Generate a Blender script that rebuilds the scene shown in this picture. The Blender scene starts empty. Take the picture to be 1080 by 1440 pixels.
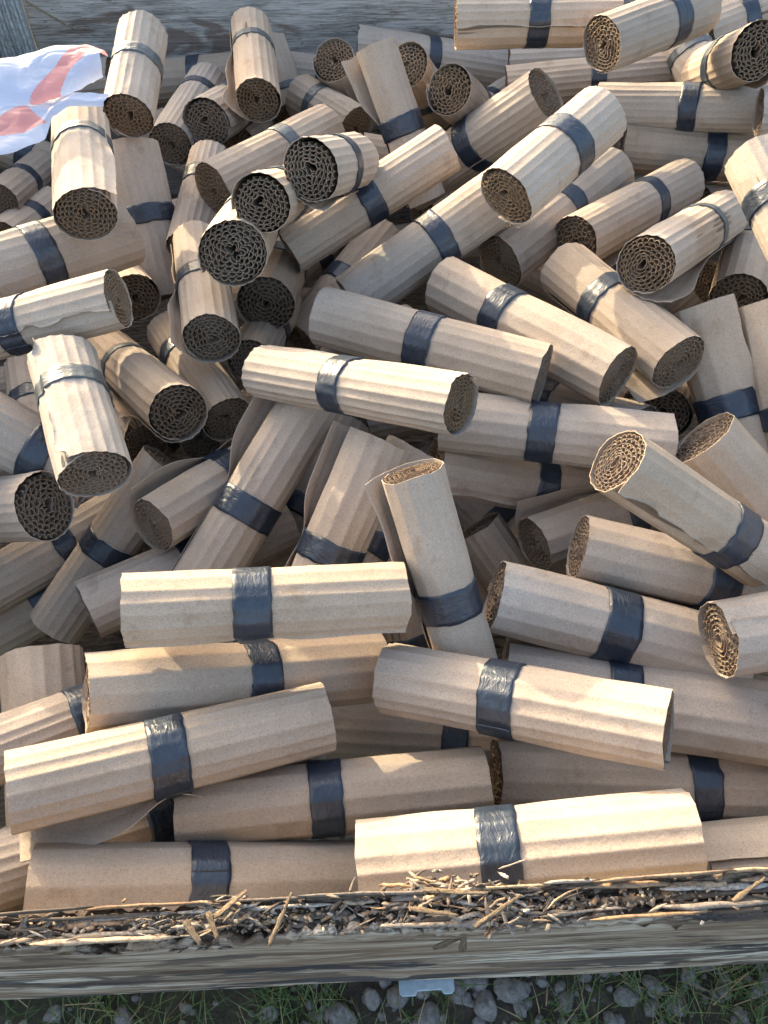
import bpy, bmesh, math, random
import numpy as np
from mathutils import Vector, Matrix, noise

# ------------------------------------------------------------------ camera, sky, sun, exposure
scn = bpy.context.scene
R = math.radians
CAM = Vector((0.0, 0.0, 1.09))
cam_d = bpy.data.cameras.new('camera'); cam = bpy.data.objects.new('camera', cam_d)
scn.collection.objects.link(cam)
cam.location = CAM
cam.rotation_euler = (R(90 - 52), 0, 0)
cam_d.sensor_fit = 'VERTICAL'; cam_d.sensor_height = 24.0
cam_d.lens = 24.0 * 1130 / 1440
cam_d.clip_start = 0.02; cam_d.clip_end = 3000
scn.camera = cam

SUN_EL, SUN_AZ = 19.0, 38.0          # azimuth: degrees to the left of straight ahead (+Y)
sx, sy = -math.sin(R(SUN_AZ)), math.cos(R(SUN_AZ))
world = bpy.data.worlds.new("World"); scn.world = world; world.use_nodes = True
wn = world.node_tree; wn.nodes.clear()
sky = wn.nodes.new('ShaderNodeTexSky'); sky.sky_type = 'NISHITA'; sky.sun_disc = False
sky.sun_elevation = R(SUN_EL); sky.sun_rotation = R(-SUN_AZ); sky.altitude = 100
sky.air_density = 1.2; sky.dust_density = 8.0; sky.ozone_density = 1.0
bgn = wn.nodes.new('ShaderNodeBackground'); bgn.inputs['Strength'].default_value = 0.15
won = wn.nodes.new('ShaderNodeOutputWorld')
wn.links.new(sky.outputs[0], bgn.inputs[0]); wn.links.new(bgn.outputs[0], won.inputs[0])
sl = bpy.data.lights.new('sun', 'SUN'); sl.energy = 2.0; sl.angle = R(0.6); sl.color = (0.78, 0.68, 0.48)
sun = bpy.data.objects.new('sun', sl); scn.collection.objects.link(sun)
ce = math.cos(R(SUN_EL))
sdir = Vector((sx * ce, sy * ce, math.sin(R(SUN_EL))))
sun.rotation_euler = sdir.to_track_quat('Z', 'Y').to_euler()
sun.location = sdir * 30
scn.view_settings.view_transform = 'Standard'; scn.view_settings.look = 'None'
scn.view_settings.gamma = 1.0; scn.view_settings.exposure = 2.18
scn.render.engine = 'CYCLES'
scn.cycles.max_bounces = 8; scn.cycles.diffuse_bounces = 5; scn.cycles.transmission_bounces = 4
scn.cycles.use_denoising = True

rng = np.random.default_rng(7)
random.seed(7)
col = scn.collection

# ------------------------------------------------------------------ helpers
def tag(o, label=None, cat=None, group=None, kind=None):
    if label: o['label'] = label
    if cat: o['category'] = cat
    if group: o['group'] = group
    if kind: o['kind'] = kind
    return o

def empty(name, mat=None, loc=None):
    o = bpy.data.objects.new(name, None); col.objects.link(o)
    o.empty_display_size = 0.02
    if mat is not None: o.matrix_world = mat
    if loc is not None: o.location = loc
    return o

def mesh_np(name, V, F, mats, parent=None, smooth=True, fm=None):
    """V (n,3) array, F (m,4) int array of quads (last = -1 for tris not allowed)."""
    me = bpy.data.meshes.new(name)
    V = np.asarray(V, dtype=np.float32); F = np.asarray(F, dtype=np.int32)
    k = F.shape[1]
    me.vertices.add(len(V)); me.vertices.foreach_set('co', V.ravel())
    me.loops.add(F.size); me.loops.foreach_set('vertex_index', F.ravel())
    me.polygons.add(len(F)); me.polygons.foreach_set('loop_start', np.arange(0, F.size, k, dtype=np.int32))
    me.polygons.foreach_set('loop_total', np.full(len(F), k, dtype=np.int32))
    for m in (mats if isinstance(mats, (list, tuple)) else [mats]): me.materials.append(m)
    me.update(calc_edges=True)
    if smooth is not False:
        if smooth is True: me.polygons.foreach_set('use_smooth', np.ones(len(F), dtype=bool))
        else: me.polygons.foreach_set('use_smooth', np.asarray(smooth, dtype=bool))
    if fm is not None: me.polygons.foreach_set('material_index', np.asarray(fm, dtype=np.int32))
    me.validate(); me.update()
    o = bpy.data.objects.new(name, me); col.objects.link(o)
    if parent is not None: o.parent = parent
    return o

def grid_faces(nu, nv, off=0, closed=False, flip=False):
    """grid of nu x nv verts, index = i*nv+j"""
    iu = np.arange(nu if closed else nu - 1); jv = np.arange(nv - 1)
    I, J = np.meshgrid(iu, jv, indexing='ij'); I2 = (I + 1) % nu
    a = I * nv + J; b = I2 * nv + J; c = I2 * nv + J + 1; d = I * nv + J + 1
    f = np.stack([a, d, c, b] if flip else [a, b, c, d], -1).reshape(-1, 4)
    return f + off

def box_verts(c, s, ax=None):
    c = np.array(c, float); s = np.array(s, float) / 2
    P = np.array([[x, y, z] for x in (-1, 1) for y in (-1, 1) for z in (-1, 1)]) * s
    if ax is not None: P = P @ np.array(ax).T
    F = np.array([[0, 1, 3, 2], [4, 6, 7, 5], [0, 4, 5, 1], [2, 3, 7, 6], [0, 2, 6, 4], [1, 5, 7, 3]])
    return P + c, F

class MB:
    def __init__(s): s.V = []; s.F = []; s.n = 0
    def add(s, V, F): s.V.append(V); s.F.append(F + s.n); s.n += len(V)
    def box(s, c, sz, ax=None): s.add(*box_verts(c, sz, ax))
    def build(s, name, m, parent=None, smooth=False):
        return mesh_np(name, np.concatenate(s.V), np.concatenate(s.F), m, parent, smooth)

def smooth_noise(shape, cells, amp, r=rng):
    """2-D value noise (bicubic-ish) as numpy array"""
    g = r.normal(size=(cells[0] + 3, cells[1] + 3))
    u = np.linspace(0, cells[0], shape[0]); v = np.linspace(0, cells[1], shape[1])
    iu = np.minimum(u.astype(int), cells[0] - 1); iv = np.minimum(v.astype(int), cells[1] - 1)
    fu = u - iu; fv = v - iv
    fu = fu * fu * (3 - 2 * fu); fv = fv * fv * (3 - 2 * fv)
    a = g[iu][:, iv]; b = g[iu + 1][:, iv]; c = g[iu][:, iv + 1]; d = g[iu + 1][:, iv + 1]
    fu = fu[:, None]; fv = fv[None, :]
    return amp * (a * (1 - fu) * (1 - fv) + b * fu * (1 - fv) + c * (1 - fu) * fv + d * fu * fv)

# ------------------------------------------------------------------ materials
class NT:
    def __init__(s, name):
        s.m = bpy.data.materials.new(name); s.m.use_nodes = True
        s.t = s.m.node_tree; s.t.nodes.clear()
        s.out = s.n('ShaderNodeOutputMaterial'); s.b = s.n('ShaderNodeBsdfPrincipled')
        s.l(s.b.outputs[0], s.out.inputs[0])
    def n(s, t, **k):
        nd = s.t.nodes.new(t)
        for a, v in k.items(): setattr(nd, a, v)
        return nd
    def l(s, a, b): s.t.links.new(a, b)
    def coord(s, kind='Object', scale=(1, 1, 1), rnd=False):
        tc = s.n('ShaderNodeTexCoord'); mp = s.n('ShaderNodeMapping'); mp.inputs['Scale'].default_value = scale
        src = tc.outputs[kind]
        if rnd:
            oi = s.n('ShaderNodeObjectInfo'); mul = s.n('ShaderNodeMath', operation='MULTIPLY'); mul.inputs[1].default_value = 37.0
            s.l(oi.outputs['Random'], mul.inputs[0]); cb = s.n('ShaderNodeCombineXYZ')
            for k in range(3): s.l(mul.outputs[0], cb.inputs[k])
            ad = s.n('ShaderNodeVectorMath', operation='ADD'); s.l(src, ad.inputs[0]); s.l(cb.outputs[0], ad.inputs[1]); src = ad.outputs[0]
        s.l(src, mp.inputs[0]); return mp.outputs[0]
    def noise(s, vec, scale, detail=3, rough=.5, dist=0):
        nd = s.n('ShaderNodeTexNoise'); nd.inputs['Scale'].default_value = scale; nd.inputs['Detail'].default_value = detail
        nd.inputs['Roughness'].default_value = rough; nd.inputs['Distortion'].default_value = dist
        s.l(vec, nd.inputs['Vector']); return nd.outputs['Fac']
    def ramp(s, fac, stops, interp='LINEAR'):
        r = s.n('ShaderNodeValToRGB'); r.color_ramp.interpolation = interp
        e = r.color_ramp.elements
        while len(e) < len(stops): e.new(0.5)
        for k, (p, c) in enumerate(stops):
            e[k].position = p; e[k].color = (c if len(c) == 4 else (*c, 1)) if hasattr(c, '__len__') else (c, c, c, 1)
        s.l(fac, r.inputs[0]); return r.outputs[0]
    def mix(s, f, a, b, mode='MIX'):
        m = s.n('ShaderNodeMix', data_type='RGBA', blend_type=mode)
        if isinstance(f, (int, float)): m.inputs[0].default_value = f
        else: s.l(f, m.inputs[0])
        for v, k in ((a, 6), (b, 7)):
            if isinstance(v, tuple): m.inputs[k].default_value = (*v, 1) if len(v) == 3 else v
            else: s.l(v, m.inputs[k])
        return m.outputs[2]
    def math(s, op, a, b=None):
        m = s.n('ShaderNodeMath', operation=op)
        for v, k in ((a, 0), (b, 1)):
            if v is None: continue
            if isinstance(v, (int, float)): m.inputs[k].default_value = v
            else: s.l(v, m.inputs[k])
        return m.outputs[0]
    def bump(s, h, strength=.3, dist=.001, prev=None):
        b = s.n('ShaderNodeBump'); b.inputs['Strength'].default_value = strength; b.inputs['Distance'].default_value = dist
        s.l(h, b.inputs['Height'])
        if prev is not None: s.l(prev, b.inputs['Normal'])
        s.l(b.outputs[0], s.b.inputs['Normal']); return b.outputs[0]

def cardboard(name, base, dark, trans=0.0, inner=False):
    t = NT(name); v = t.coord('Object', rnd=True)
    big = t.noise(v, 14, 3, .55)
    c = t.mix(t.ramp(big, [(.3, 0.0), (.72, 1.0)]), base, dark)
    # pulp fibres stretched round the roll, grain and specks
    vs = t.coord('Object', (1, 1, .16), rnd=True)
    fib = t.noise(vs, 900, 2, .7)
    c = t.mix(t.ramp(fib, [(.35, .10), (.5, 0.0), (.62, .10)]), c, (.20, .14, .09))
    grain = t.noise(v, 520, 4, .75)
    c = t.mix(t.ramp(grain, [(.36, .42), (.47, 0.0)]), c, (.17, .115, .075))
    c = t.mix(t.ramp(grain, [(.56, 0.0), (.70, .32)]), c, (.70, .60, .47))
    vor = t.n('ShaderNodeTexVoronoi'); vor.inputs['Scale'].default_value = 230; t.l(v, vor.inputs['Vector'])
    sp = t.ramp(vor.outputs['Distance'], [(.05, 1.0), (.13, 0.0)])
    spm = t.math('MULTIPLY', sp, t.ramp(t.noise(v, 60, 2), [(.52, 0.0), (.62, .8)]))
    c = t.mix(spm, c, (.10, .065, .045))
    # scuffs and damp marks with a shape of their own
    sc = t.noise(v, 26, 5, .62, .4)
    c = t.mix(t.ramp(sc, [(.60, 0.0), (.68, .38)]), c, (.24, .17, .12))
    oi = t.n('ShaderNodeObjectInfo')
    hs = t.n('ShaderNodeHueSaturation'); t.l(c, hs.inputs['Color'])
    t.l(t.math('MULTIPLY_ADD', oi.outputs['Random'], .22), hs.inputs['Value']); hs.inputs['Value'].links[0].from_node.inputs[2].default_value = .89
    rr = t.math('FRACT', t.math('MULTIPLY', oi.outputs['Random'], 7.31))
    t.l(t.math('MULTIPLY_ADD', rr, .35), hs.inputs['Saturation']); hs.inputs['Saturation'].links[0].from_node.inputs[2].default_value = .82
    t.l(hs.outputs[0], t.b.inputs['Base Color'])
    t.b.inputs['Roughness'].default_value = .78; t.b.inputs['Specular IOR Level'].default_value = .25
    b1 = t.bump(grain, .55, .0005)
    t.bump(t.noise(v, 55, 3, .6), .45, .0025, b1)
    if trans:
        tr = t.n('ShaderNodeBsdfTranslucent'); tr.inputs[0].default_value = (.85, .42, .14, 1)
        ms = t.n('ShaderNodeMixShader'); ms.inputs[0].default_value = trans
        t.l(t.b.outputs[0], ms.inputs[1]); t.l(tr.outputs[0], ms.inputs[2]); t.l(ms.outputs[0], t.out.inputs[0])
    return t.m

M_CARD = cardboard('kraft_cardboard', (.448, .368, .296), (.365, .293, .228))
M_CORE = cardboard('kraft_flutes_shade_tinted', (.25, .188, .135), (.19, .14, .10), trans=.12)  # same kraft paper, base darkened: shade inside the tubes put into the colour
M_CUT = cardboard('cut_cardboard_edge', (.44, .33, .23), (.36, .26, .175), trans=.10)

def tape_mat(name='black_vinyl_tape', c1=(.008, .015, .028), c2=(.017, .030, .052)):
    t = NT(name); v = t.coord('Object', rnd=True)
    n1 = t.noise(v, 60, 4, .6)
    t.l(t.ramp(n1, [(.3, c1), (.7, c2)]), t.b.inputs['Base Color'])
    dust = t.noise(v, 300, 3, .7)
    t.l(t.ramp(dust, [(.35, .33), (.7, .50)]), t.b.inputs['Roughness'])
    t.b.inputs['Specular IOR Level'].default_value = .75
    vw = t.coord('Object', (1, 1, 2.2), rnd=True)
    b = t.bump(t.noise(vw, 50, 3, .6, 1.5), .50, .003)
    t.bump(t.noise(v, 420, 2, .5), .15, .0006, b)
    return t.m
M_TAPE = tape_mat(); M_TAPE2 = tape_mat('faded_grey_tape', (.040, .050, .056), (.075, .088, .092))

def wood(name, c1, c2, c3, stretch=(1.2, 9, 9), sc=9, dark=.55, wave=True, dcol=(.035, .038, .045)):
    t = NT(name); v = t.coord('Object', stretch)
    n = t.noise(v, sc, 6, .62, .6)
    c = t.ramp(n, [(.28, c1), (.5, c2), (.72, c3)])
    fine = t.noise(t.coord('Object', (stretch[0] * .5, stretch[1] * 3, stretch[2] * 3)), sc * 5, 5, .7, .2)
    c = t.mix(t.ramp(fine, [(.38, .65), (.52, 0.0)]), c, tuple(x * .35 for x in c1))
    c = t.mix(t.ramp(fine, [(.55, 0.0), (.75, .5)]), c, tuple(min(1, x * 1.45) for x in c3))
    blot = t.noise(t.coord('Object', (stretch[0] * .9, stretch[1] * .55, stretch[2] * .55)), sc * .55, 4, .55, 1.6)
    c = t.mix(t.ramp(blot, [(dark, 0.0), (dark + .05, .85)]), c, dcol)
    crack = t.noise(t.coord('Object', (stretch[0] * .35, stretch[1] * 1.6, stretch[2] * 1.6)), sc * 3, 3, .55, .5)
    ck = t.ramp(crack, [(.485, 0.0), (.50, 1.0), (.515, 0.0)])
    c = t.mix(t.math('MULTIPLY', ck, .75), c, tuple(x * .22 for x in c1))
    pale = t.noise(t.coord('Object', (stretch[0] * .7, stretch[1] * .8, stretch[2] * .8)), sc * 1.2, 4, .6, .8)
    c = t.mix(t.ramp(pale, [(.58, 0.0), (.68, .6)]), c, tuple(min(1, x * 1.25) for x in c3))
    t.l(c, t.b.inputs['Base Color']); t.b.inputs['Roughness'].default_value = .85
    t.b.inputs['Specular IOR Level'].default_value = .2
    b = t.bump(fine, .8, .002); b = t.bump(n, .5, .006, b); t.bump(crack, .6, .004, b)
    return t.m

M_BOARD = wood('weathered_grey_board', (.15, .105, .072), (.34, .275, .205), (.55, .47, .37), (.9, 5, 5), 7, .60, dcol=(.055, .056, .065))
def board_mat():
    t = NT('weathered_plank')
    m = t.noise(t.coord('Object', (4.5, 42, 42)), 1.0, 6, .65, .35)
    c = t.ramp(m, [(.38, (.13, .095, .07)), (.46, (.36, .29, .22)), (.53, (.55, .47, .37)), (.61, (.74, .68, .58))])
    f = t.noise(t.coord('Object', (9, 170, 170)), 1.0, 5, .7, .2)
    c = t.mix(t.ramp(f, [(.43, .8), (.49, 0.0)]), c, (.09, .066, .05))
    b_ = t.noise(t.coord('Object', (5.5, 24, 24)), 1.0, 4, .6, .7)
    c = t.mix(t.ramp(b_, [(.535, 0.0), (.56, .88)]), c, (.055, .056, .065))
    k_ = t.noise(t.coord('Object', (2.2, 60, 60)), 1.0, 3, .55, .6)
    c = t.mix(t.ramp(k_, [(.478, 0.0), (.495, .9), (.512, 0.0)]), c, (.04, .03, .024))
    g_ = t.noise(t.coord('Object', (2, 15, 15)), 1.0, 3, .5)
    c = t.mix(t.ramp(g_, [(.48, 0.0), (.62, .55)]), c, (.30, .21, .14))
    t.l(c, t.b.inputs['Base Color']); t.b.inputs['Roughness'].default_value = .85; t.b.inputs['Specular IOR Level'].default_value = .2
    b = t.bump(f, .9, .003); t.bump(m, .7, .008, b); return t.m
M_BOARD = board_mat()
M_PLY = wood('weathered_dark_plywood', (.31, .285, .25), (.48, .44, .395), (.62, .59, .55), (1.1, 4, 5), 5, .54, dcol=(.20, .15, .12))
M_POST = wood('silvery_grey_post', (.36, .38, .37), (.46, .48, .47), (.55, .57, .56), (14, 14, 1.0), 8, .80)
M_ROT = wood('rotten_brown_wood', (.07, .052, .038), (.19, .145, .105), (.36, .29, .22), (2, 12, 12), 14, .60, dcol=(.02, .016, .013))

def splint_mat():
    t = NT('wood_splinters')
    g = t.n('ShaderNodeNewGeometry')
    v = t.coord('Object', (1, 1, 1))
    c = t.ramp(g.outputs['Random Per Island'], [(0.0, (.05, .036, .026)), (.22, (.13, .10, .075)), (.42, (.24, .20, .16)), (.60, (.30, .26, .215)), (.70, (.33, .19, .095)), (.82, (.44, .31, .19)), (1.0, (.45, .41, .36))])
    f = t.noise(v, 260, 4, .7)
    c = t.mix(t.ramp(f, [(.38, .6), (.55, 0.0)]), c, (.07, .045, .03))
    t.l(c, t.b.inputs['Base Color']); t.b.inputs['Roughness'].default_value = .8
    t.bump(f, .6, .001)
    return t.m
M_SPL = splint_mat()
M_CHIP = wood('tan_wood_chip', (.20, .14, .09), (.34, .25, .165), (.46, .37, .26), (8, 60, 60), 9, .8)

def simple(name, c, rough=.8, bs=200, amt=.35, spec=.3, c2=None, metal=0):
    t = NT(name); v = t.coord('Object', rnd=True)
    n = t.noise(v, bs, 4, .65)
    t.l(t.ramp(n, [(.3, c2 or tuple(x * .6 for x in c)), (.7, c)]), t.b.inputs['Base Color'])
    t.b.inputs['Roughness'].default_value = rough; t.b.inputs['Specular IOR Level'].default_value = spec
    t.b.inputs['Metallic'].default_value = metal
    t.bump(n, amt, .002); return t.m

M_METAL = simple('galvanised_steel', (.50, .62, .70), .45, 120, .1, .5, (.36, .44, .50), .35)
M_STONE = simple('grey_stone', (.25, .24, .225), .75, 160, .5, .3, (.10, .096, .09))
M_STRAW = simple('dry_straw', (.38, .29, .17), .8, 300, .3)

def plastic(name, c):
    t = NT(name); v = t.coord('Object')
    t.b.inputs['Base Color'].default_value = (*c, 1)
    t.b.inputs['Roughness'].default_value = .32; t.b.inputs['Specular IOR Level'].default_value = .5
    t.bump(t.noise(t.coord('Object', (1, 2.4, 1)), 26, 4, .55, 1.0), .30, .008)
    tr = t.n('ShaderNodeBsdfTranslucent'); tr.inputs[0].default_value = (*c, 1)
    ms = t.n('ShaderNodeMixShader'); ms.inputs[0].default_value = .45
    t.l(t.b.outputs[0], ms.inputs[1]); t.l(tr.outputs[0], ms.inputs[2]); t.l(ms.outputs[0], t.out.inputs[0])
    return t.m
M_BAG = plastic('thin_white_plastic', (.60, .70, .90)); M_BAGR = plastic('thin_pink_plastic', (.80, .38, .38))

def ground_mat():
    t = NT('soil'); v = t.coord('Object')
    n = t.noise(v, 30, 8, .7); n2 = t.noise(v, 3, 5, .6)
    c = t.ramp(n, [(.3, (.030, .024, .018)), (.55, (.075, .060, .045)), (.75, (.13, .11, .085))])
    c = t.mix(t.ramp(n2, [(.45, 0.0), (.6, .5)]), c, (.05, .06, .025))
    t.l(c, t.b.inputs['Base Color']); t.b.inputs['Roughness'].default_value = .95
    t.bump(n, 1.0, .02); return t.m
M_SOIL = ground_mat()
def grass_mat():
    t = NT('grass_blades'); g = t.n('ShaderNodeNewGeometry')
    c = t.ramp(g.outputs['Random Per Island'], [(0, (.045, .09, .018)), (.5, (.08, .145, .034)), (.82, (.12, .16, .055)), (.93, (.26, .21, .11)), (1, (.30, .24, .13))])
    t.l(c, t.b.inputs['Base Color']); t.b.inputs['Roughness'].default_value = .6; return t.m
M_GRASS = grass_mat()

# ------------------------------------------------------------------ setting: ground
GZ = -0.12
def sheet(name, m, z, x0, x1, y0, y1, n=2):
    xs = np.linspace(x0, x1, n); ys = np.linspace(y0, y1, n)
    X, Y = np.meshgrid(xs, ys, indexing='ij')
    V = np.stack([X, Y, np.full_like(X, z)], -1).reshape(-1, 3)
    return mesh_np(name, V, grid_faces(n, n), m, smooth=False)
g = sheet('ground', M_SOIL, GZ, -300, 300, -300, 300, 3); tag(g, kind='structure')

YAW = math.atan(.054); cy_, sy_ = math.cos(YAW), math.sin(YAW)
AX = np.array([[cy_, -sy_, 0], [sy_, cy_, 0], [0, 0, 1]])     # box frame
def boxw(mb, c, s):      # centre given in the box frame, origin on the front inner line (Y=.150 at X=0)
    w = AX @ np.array([c[0], c[1], 0]) + np.array([0, .150, c[2]])
    mb.box(w, s, AX)

def box_to_world(P):
    P = np.asarray(P, float)
    return P @ AX.T + np.array([0, .150, 0])

# crate floor and walls ------------------------------------------------
def plank_obj(name, m, c, s, parent=None, nx=2):
    mb = MB(); mb.box((0, 0, 0), s)
    o = mb.build(name, m, parent)
    w = AX @ np.array([c[0], c[1], 0]) + np.array([0, .150, c[2]])
    o.location = w; o.rotation_euler = (0, 0, YAW)
    bv = o.modifiers.new('bevel', 'BEVEL'); bv.width = .002; bv.segments = 2
    return o
BACK = 1.87
BTOP, LTOP = .66, .62
o = plank_obj('crate_floor', M_ROT, (0.06, .985, -.095), (1.98, 1.80, .03))
tag(o, 'dark boards lying under the heap of cardboard rolls', 'crate floor')
o = plank_obj('back_wall', M_PLY, (0.06, BACK + .012, (BTOP - .11) / 2), (2.04, .024, BTOP + .11))
tag(o, 'weathered blue grey plywood wall behind the heap of rolls', 'plywood wall')
o = plank_obj('side_wall', M_PLY, (-.915, BACK / 2 + .01, (LTOP - .11) / 2), (.024, BACK - .03, LTOP + .11))
tag(o, 'plywood side wall left of the heap, mostly outside the photo', 'plywood wall')
o = plank_obj('side_wall', M_PLY, (1.035, BACK / 2 + .01, .20), (.024, BACK - .03, .60))
tag(o, 'plywood side wall right of the heap, mostly outside the photo', 'plywood wall')
# grooved corner post
mb = MB()
for k in range(9):
    mb.box((k * .0085 - .034, -.0030 * (k % 2), 0), (.0085 - .0008, .028, BTOP + .08))
o = mb.build('corner_post', M_POST); w = box_to_world([[-.735, BACK - .018, (BTOP - .1) / 2]])[0]
o.location = w; o.rotation_euler = (0, 0, YAW)
tag(o, 'upright grooved grey corner post in the top left corner of the crate', 'post')

# front board: thick weathered plank with a rotted top edge -------------
FT = .425; FB = .177
def thickf(x): return np.clip(.72 + .42 * (x + .32), .62, 1.15)
root = empty('front_board', loc=(0, .12, FB)); tag(root, 'weathered grey plank with a rotted splintered top edge in front of the rolls', 'board')
def front_mesh():
    nx = 900; xs = np.linspace(-1.02, 1.10, nx)
    r = np.random.default_rng(3)
    # profile round the section: (y, z, kind)
    prof = [(-.004, FB + .002), (-.030, FB), (-.0315, FB + .004)] + [(-.0318, z) for z in np.linspace(FB + .01, FT - .035, 12)] + \
           [(-.0315, FT - .022), (-.031, FT - .012), (-.029, FT - .004), (-.024, FT - .007), (-.019, FT - .011), (-.014, FT - .012), (-.009, FT - .009), (-.005, FT - .002), (-.0035, FT + .002), (-.001, FT + .001), (0, FT - .006), (0, FT - .05), (0, FB + .002)]
    npf = len(prof)
    Pn = np.array(prof)
    N1 = smooth_noise((nx, npf), (260, npf - 1), .0020, r) + smooth_noise((nx, npf), (60, 10), .0022, r)
    N2 = smooth_noise((nx, npf), (420, npf - 1), .0016, r)
    topw = np.clip((Pn[:, 1] - (FT - .030)) / .02, 0, 1)
    facew = ((Pn[:, 1] < FT - .02) & (Pn[:, 0] < -.03)).astype(float)
    grain = smooth_noise((nx, npf), (26, npf - 1), .0009, r)
    V = np.zeros((nx, npf, 3)); V[:, :, 0] = xs[:, None]
    thick = thickf(xs)[:, None]
    sag = smooth_noise((nx, 1), (14, 1), .004, r)[:, :1]
    V[:, :, 1] = Pn[None, :, 0] * thick + N2 * topw * .9 + grain * facew
    V[:, :, 2] = Pn[None, :, 1] + (N1 + N2) * topw * 1.3 + sag * topw
    # bites out of the rotten edge
    for _ in range(26):
        cx = r.uniform(-.7, .9); w_ = r.uniform(.01, .05); d_ = r.uniform(.004, .013)
        V[:, :, 2] -= (np.exp(-((xs - cx) / w_) ** 2) * d_)[:, None] * topw[None, :] * (Pn[None, :, 0] < -.003)
    V = V.reshape(-1, 3)
    F = grid_faces(nx, npf)
    last = np.stack([np.arange(nx - 1) * npf + npf - 1, (np.arange(nx - 1) + 1) * npf + npf - 1, (np.arange(nx - 1) + 1) * npf, np.arange(nx - 1) * npf], -1)
    F = np.concatenate([F, last])
    kind = np.zeros(len(F), int)
    jj = F[:, 0] % npf
    ztop = (Pn[np.minimum(jj, npf - 1), 1] > FT - .014) & (Pn[np.minimum(jj, npf - 1), 0] > -.027)
    kind[ztop] = 1
    return V, F, kind
V, F, kind = front_mesh()
o = mesh_np('plank', V, F, [M_BOARD, M_ROT], root, True, kind)
o.location = Vector((0, .150, 0)) - root.location; o.rotation_euler = (0, 0, YAW)
# splinters: rotted fibres along the edge
def splinters(n, spots, seed):
    r = np.random.default_rng(seed); mb = MB()
    for k in range(n):
        if r.random() < .72:
            s = spots[r.integers(len(spots))]; x = r.normal(s[0], s[1]); 
        else: x = r.uniform(-.62, .68)
        L = r.uniform(.004, .016) * (2.2 if r.random() < .12 else 1); w_ = r.uniform(.0008, .0034); t_ = r.uniform(.0005, .0018)
        y = r.uniform(-.031, -.002) ; z = FT + r.uniform(-.008, .010) - (.004 if -.025 < y < -.008 else 0)
        a = r.normal(0, .38) if r.random() < .8 else r.uniform(-1.5, 1.5); e = r.normal(0, .20)
        d = np.array([math.cos(a) * math.cos(e), math.sin(a) * math.cos(e), math.sin(e)])
        u = np.cross(d, [0, 0, 1]); u /= np.linalg.norm(u); v_ = np.cross(u, d)
        ro = r.uniform(0, 3.1); u, v_ = u * math.cos(ro) + v_ * math.sin(ro), -u * math.sin(ro) + v_ * math.cos(ro)
        ts = [-.5, -.2, .2, .5]; ws = [r.uniform(.1, .7), 1, r.uniform(.7, 1), r.uniform(.05, .6)]
        bend = r.normal(0, .06) * L
        P = []
        for tt, ww in zip(ts, ws):
            c = np.array([x, y, z]) + d * L * tt + v_ * bend * (tt * tt * 4)
            for (p, q) in ((-1, -1), (1, -1), (1, 1), (-1, 1)): P.append(c + u * p * w_ * ww * .5 + v_ * q * t_ * ww * .5)
        P = np.array(P); F = []
        for q in range(3):
            for c in range(4): F.append([q * 4 + c, q * 4 + (c + 1) % 4, q * 4 + 4 + (c + 1) % 4, q * 4 + 4 + c])
        F.append([3, 2, 1, 0]); F.append([12, 13, 14, 15])
        mb.add(P, np.array(F))
    return mb
SPOTS = [(-.13, .02), (-.16, .03), (.05, .04), (.09, .02), (.12, .03), (.10, .04), (-.40, .05), (-.03, .03), (.46, .03), (-.27, .04)]
mb = splinters(220, SPOTS, 11)
r = np.random.default_rng(12)
def slab(x, y, z, L, w_, t_, a, e):
    n = 8; d = np.array([math.cos(a) * math.cos(e), math.sin(a) * math.cos(e), math.sin(e)]); u = np.array([-math.sin(a), math.cos(a), 0]); up_ = np.cross(d, u)
    P = []; wob = np.cumsum(r.normal(0, .0005, n)); wz = np.cumsum(r.normal(0, .0004, n))
    for i in range(n):
        tt = i / (n - 1) - .5; ww = w_ * r.uniform(.6, 1.1) * (1 if 0 < i < n - 1 else r.uniform(.1, .7)); hh = t_ * r.uniform(.6, 1.2)
        for (p, q) in ((-1, -1), (1, -1), (1, 1), (-1, 1)): P.append(np.array([x, y, z]) + d * (L * tt + r.normal(0, .001)) + u * (p * ww / 2 + wob[i]) + up_ * (q * hh / 2 + wz[i] + r.normal(0, .0003)))
    F = [[3, 2, 1, 0], [n * 4 - 4, n * 4 - 3, n * 4 - 2, n * 4 - 1]]
    for i in range(n - 1):
        for c in range(4): F.append([i * 4 + c, i * 4 + (c + 1) % 4, i * 4 + 4 + (c + 1) % 4, i * 4 + 4 + c])
    mb.add(np.array(P), np.array(F))
for k in range(150):      # long weathered fibres lying along the plank
    y = r.uniform(-.030, -.004); dip = -.010 * math.exp(-((y + .016) / .007) ** 2)
    slab(r.uniform(-.72, .85), y, FT + dip + r.uniform(-.006, .002), r.uniform(.02, .12), r.uniform(.002, .007), r.uniform(.0012, .003), r.normal(0, .035), r.normal(0, .02))
for (cx, cs, nn, hz, yo) in ((.045, .026, 85, .014, -.006), (.080, .014, 60, .010, -.018), (-.120, .018, 45, .011, -.008), (.02, .05, 20, .006, -.01), (-.30, .03, 25, .004, -.018), (.33, .015, 25, .005, -.010)):
    for k in range(nn):      # heaps of broken fibres
        xx = r.normal(cx, cs); hh = hz * math.exp(-((xx - cx) / cs) ** 2 / 2)
        slab(xx, yo + r.normal(0, .007), FT - .004 + r.uniform(-.2, 1) * hh, r.uniform(.006, .030), r.uniform(.0012, .0042), r.uniform(.0006, .0016), r.normal(0, .55), r.normal(0, .28))
x = -.75
while x < .9:            # pale inner lip
    L = r.uniform(.03, .11); slab(x + L / 2, -.0022, FT + .0035 + r.normal(0, .001), L * 1.03, .0022, r.uniform(.004, .008), r.normal(0, .008), r.normal(0, .01)); x += L * .96
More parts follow.
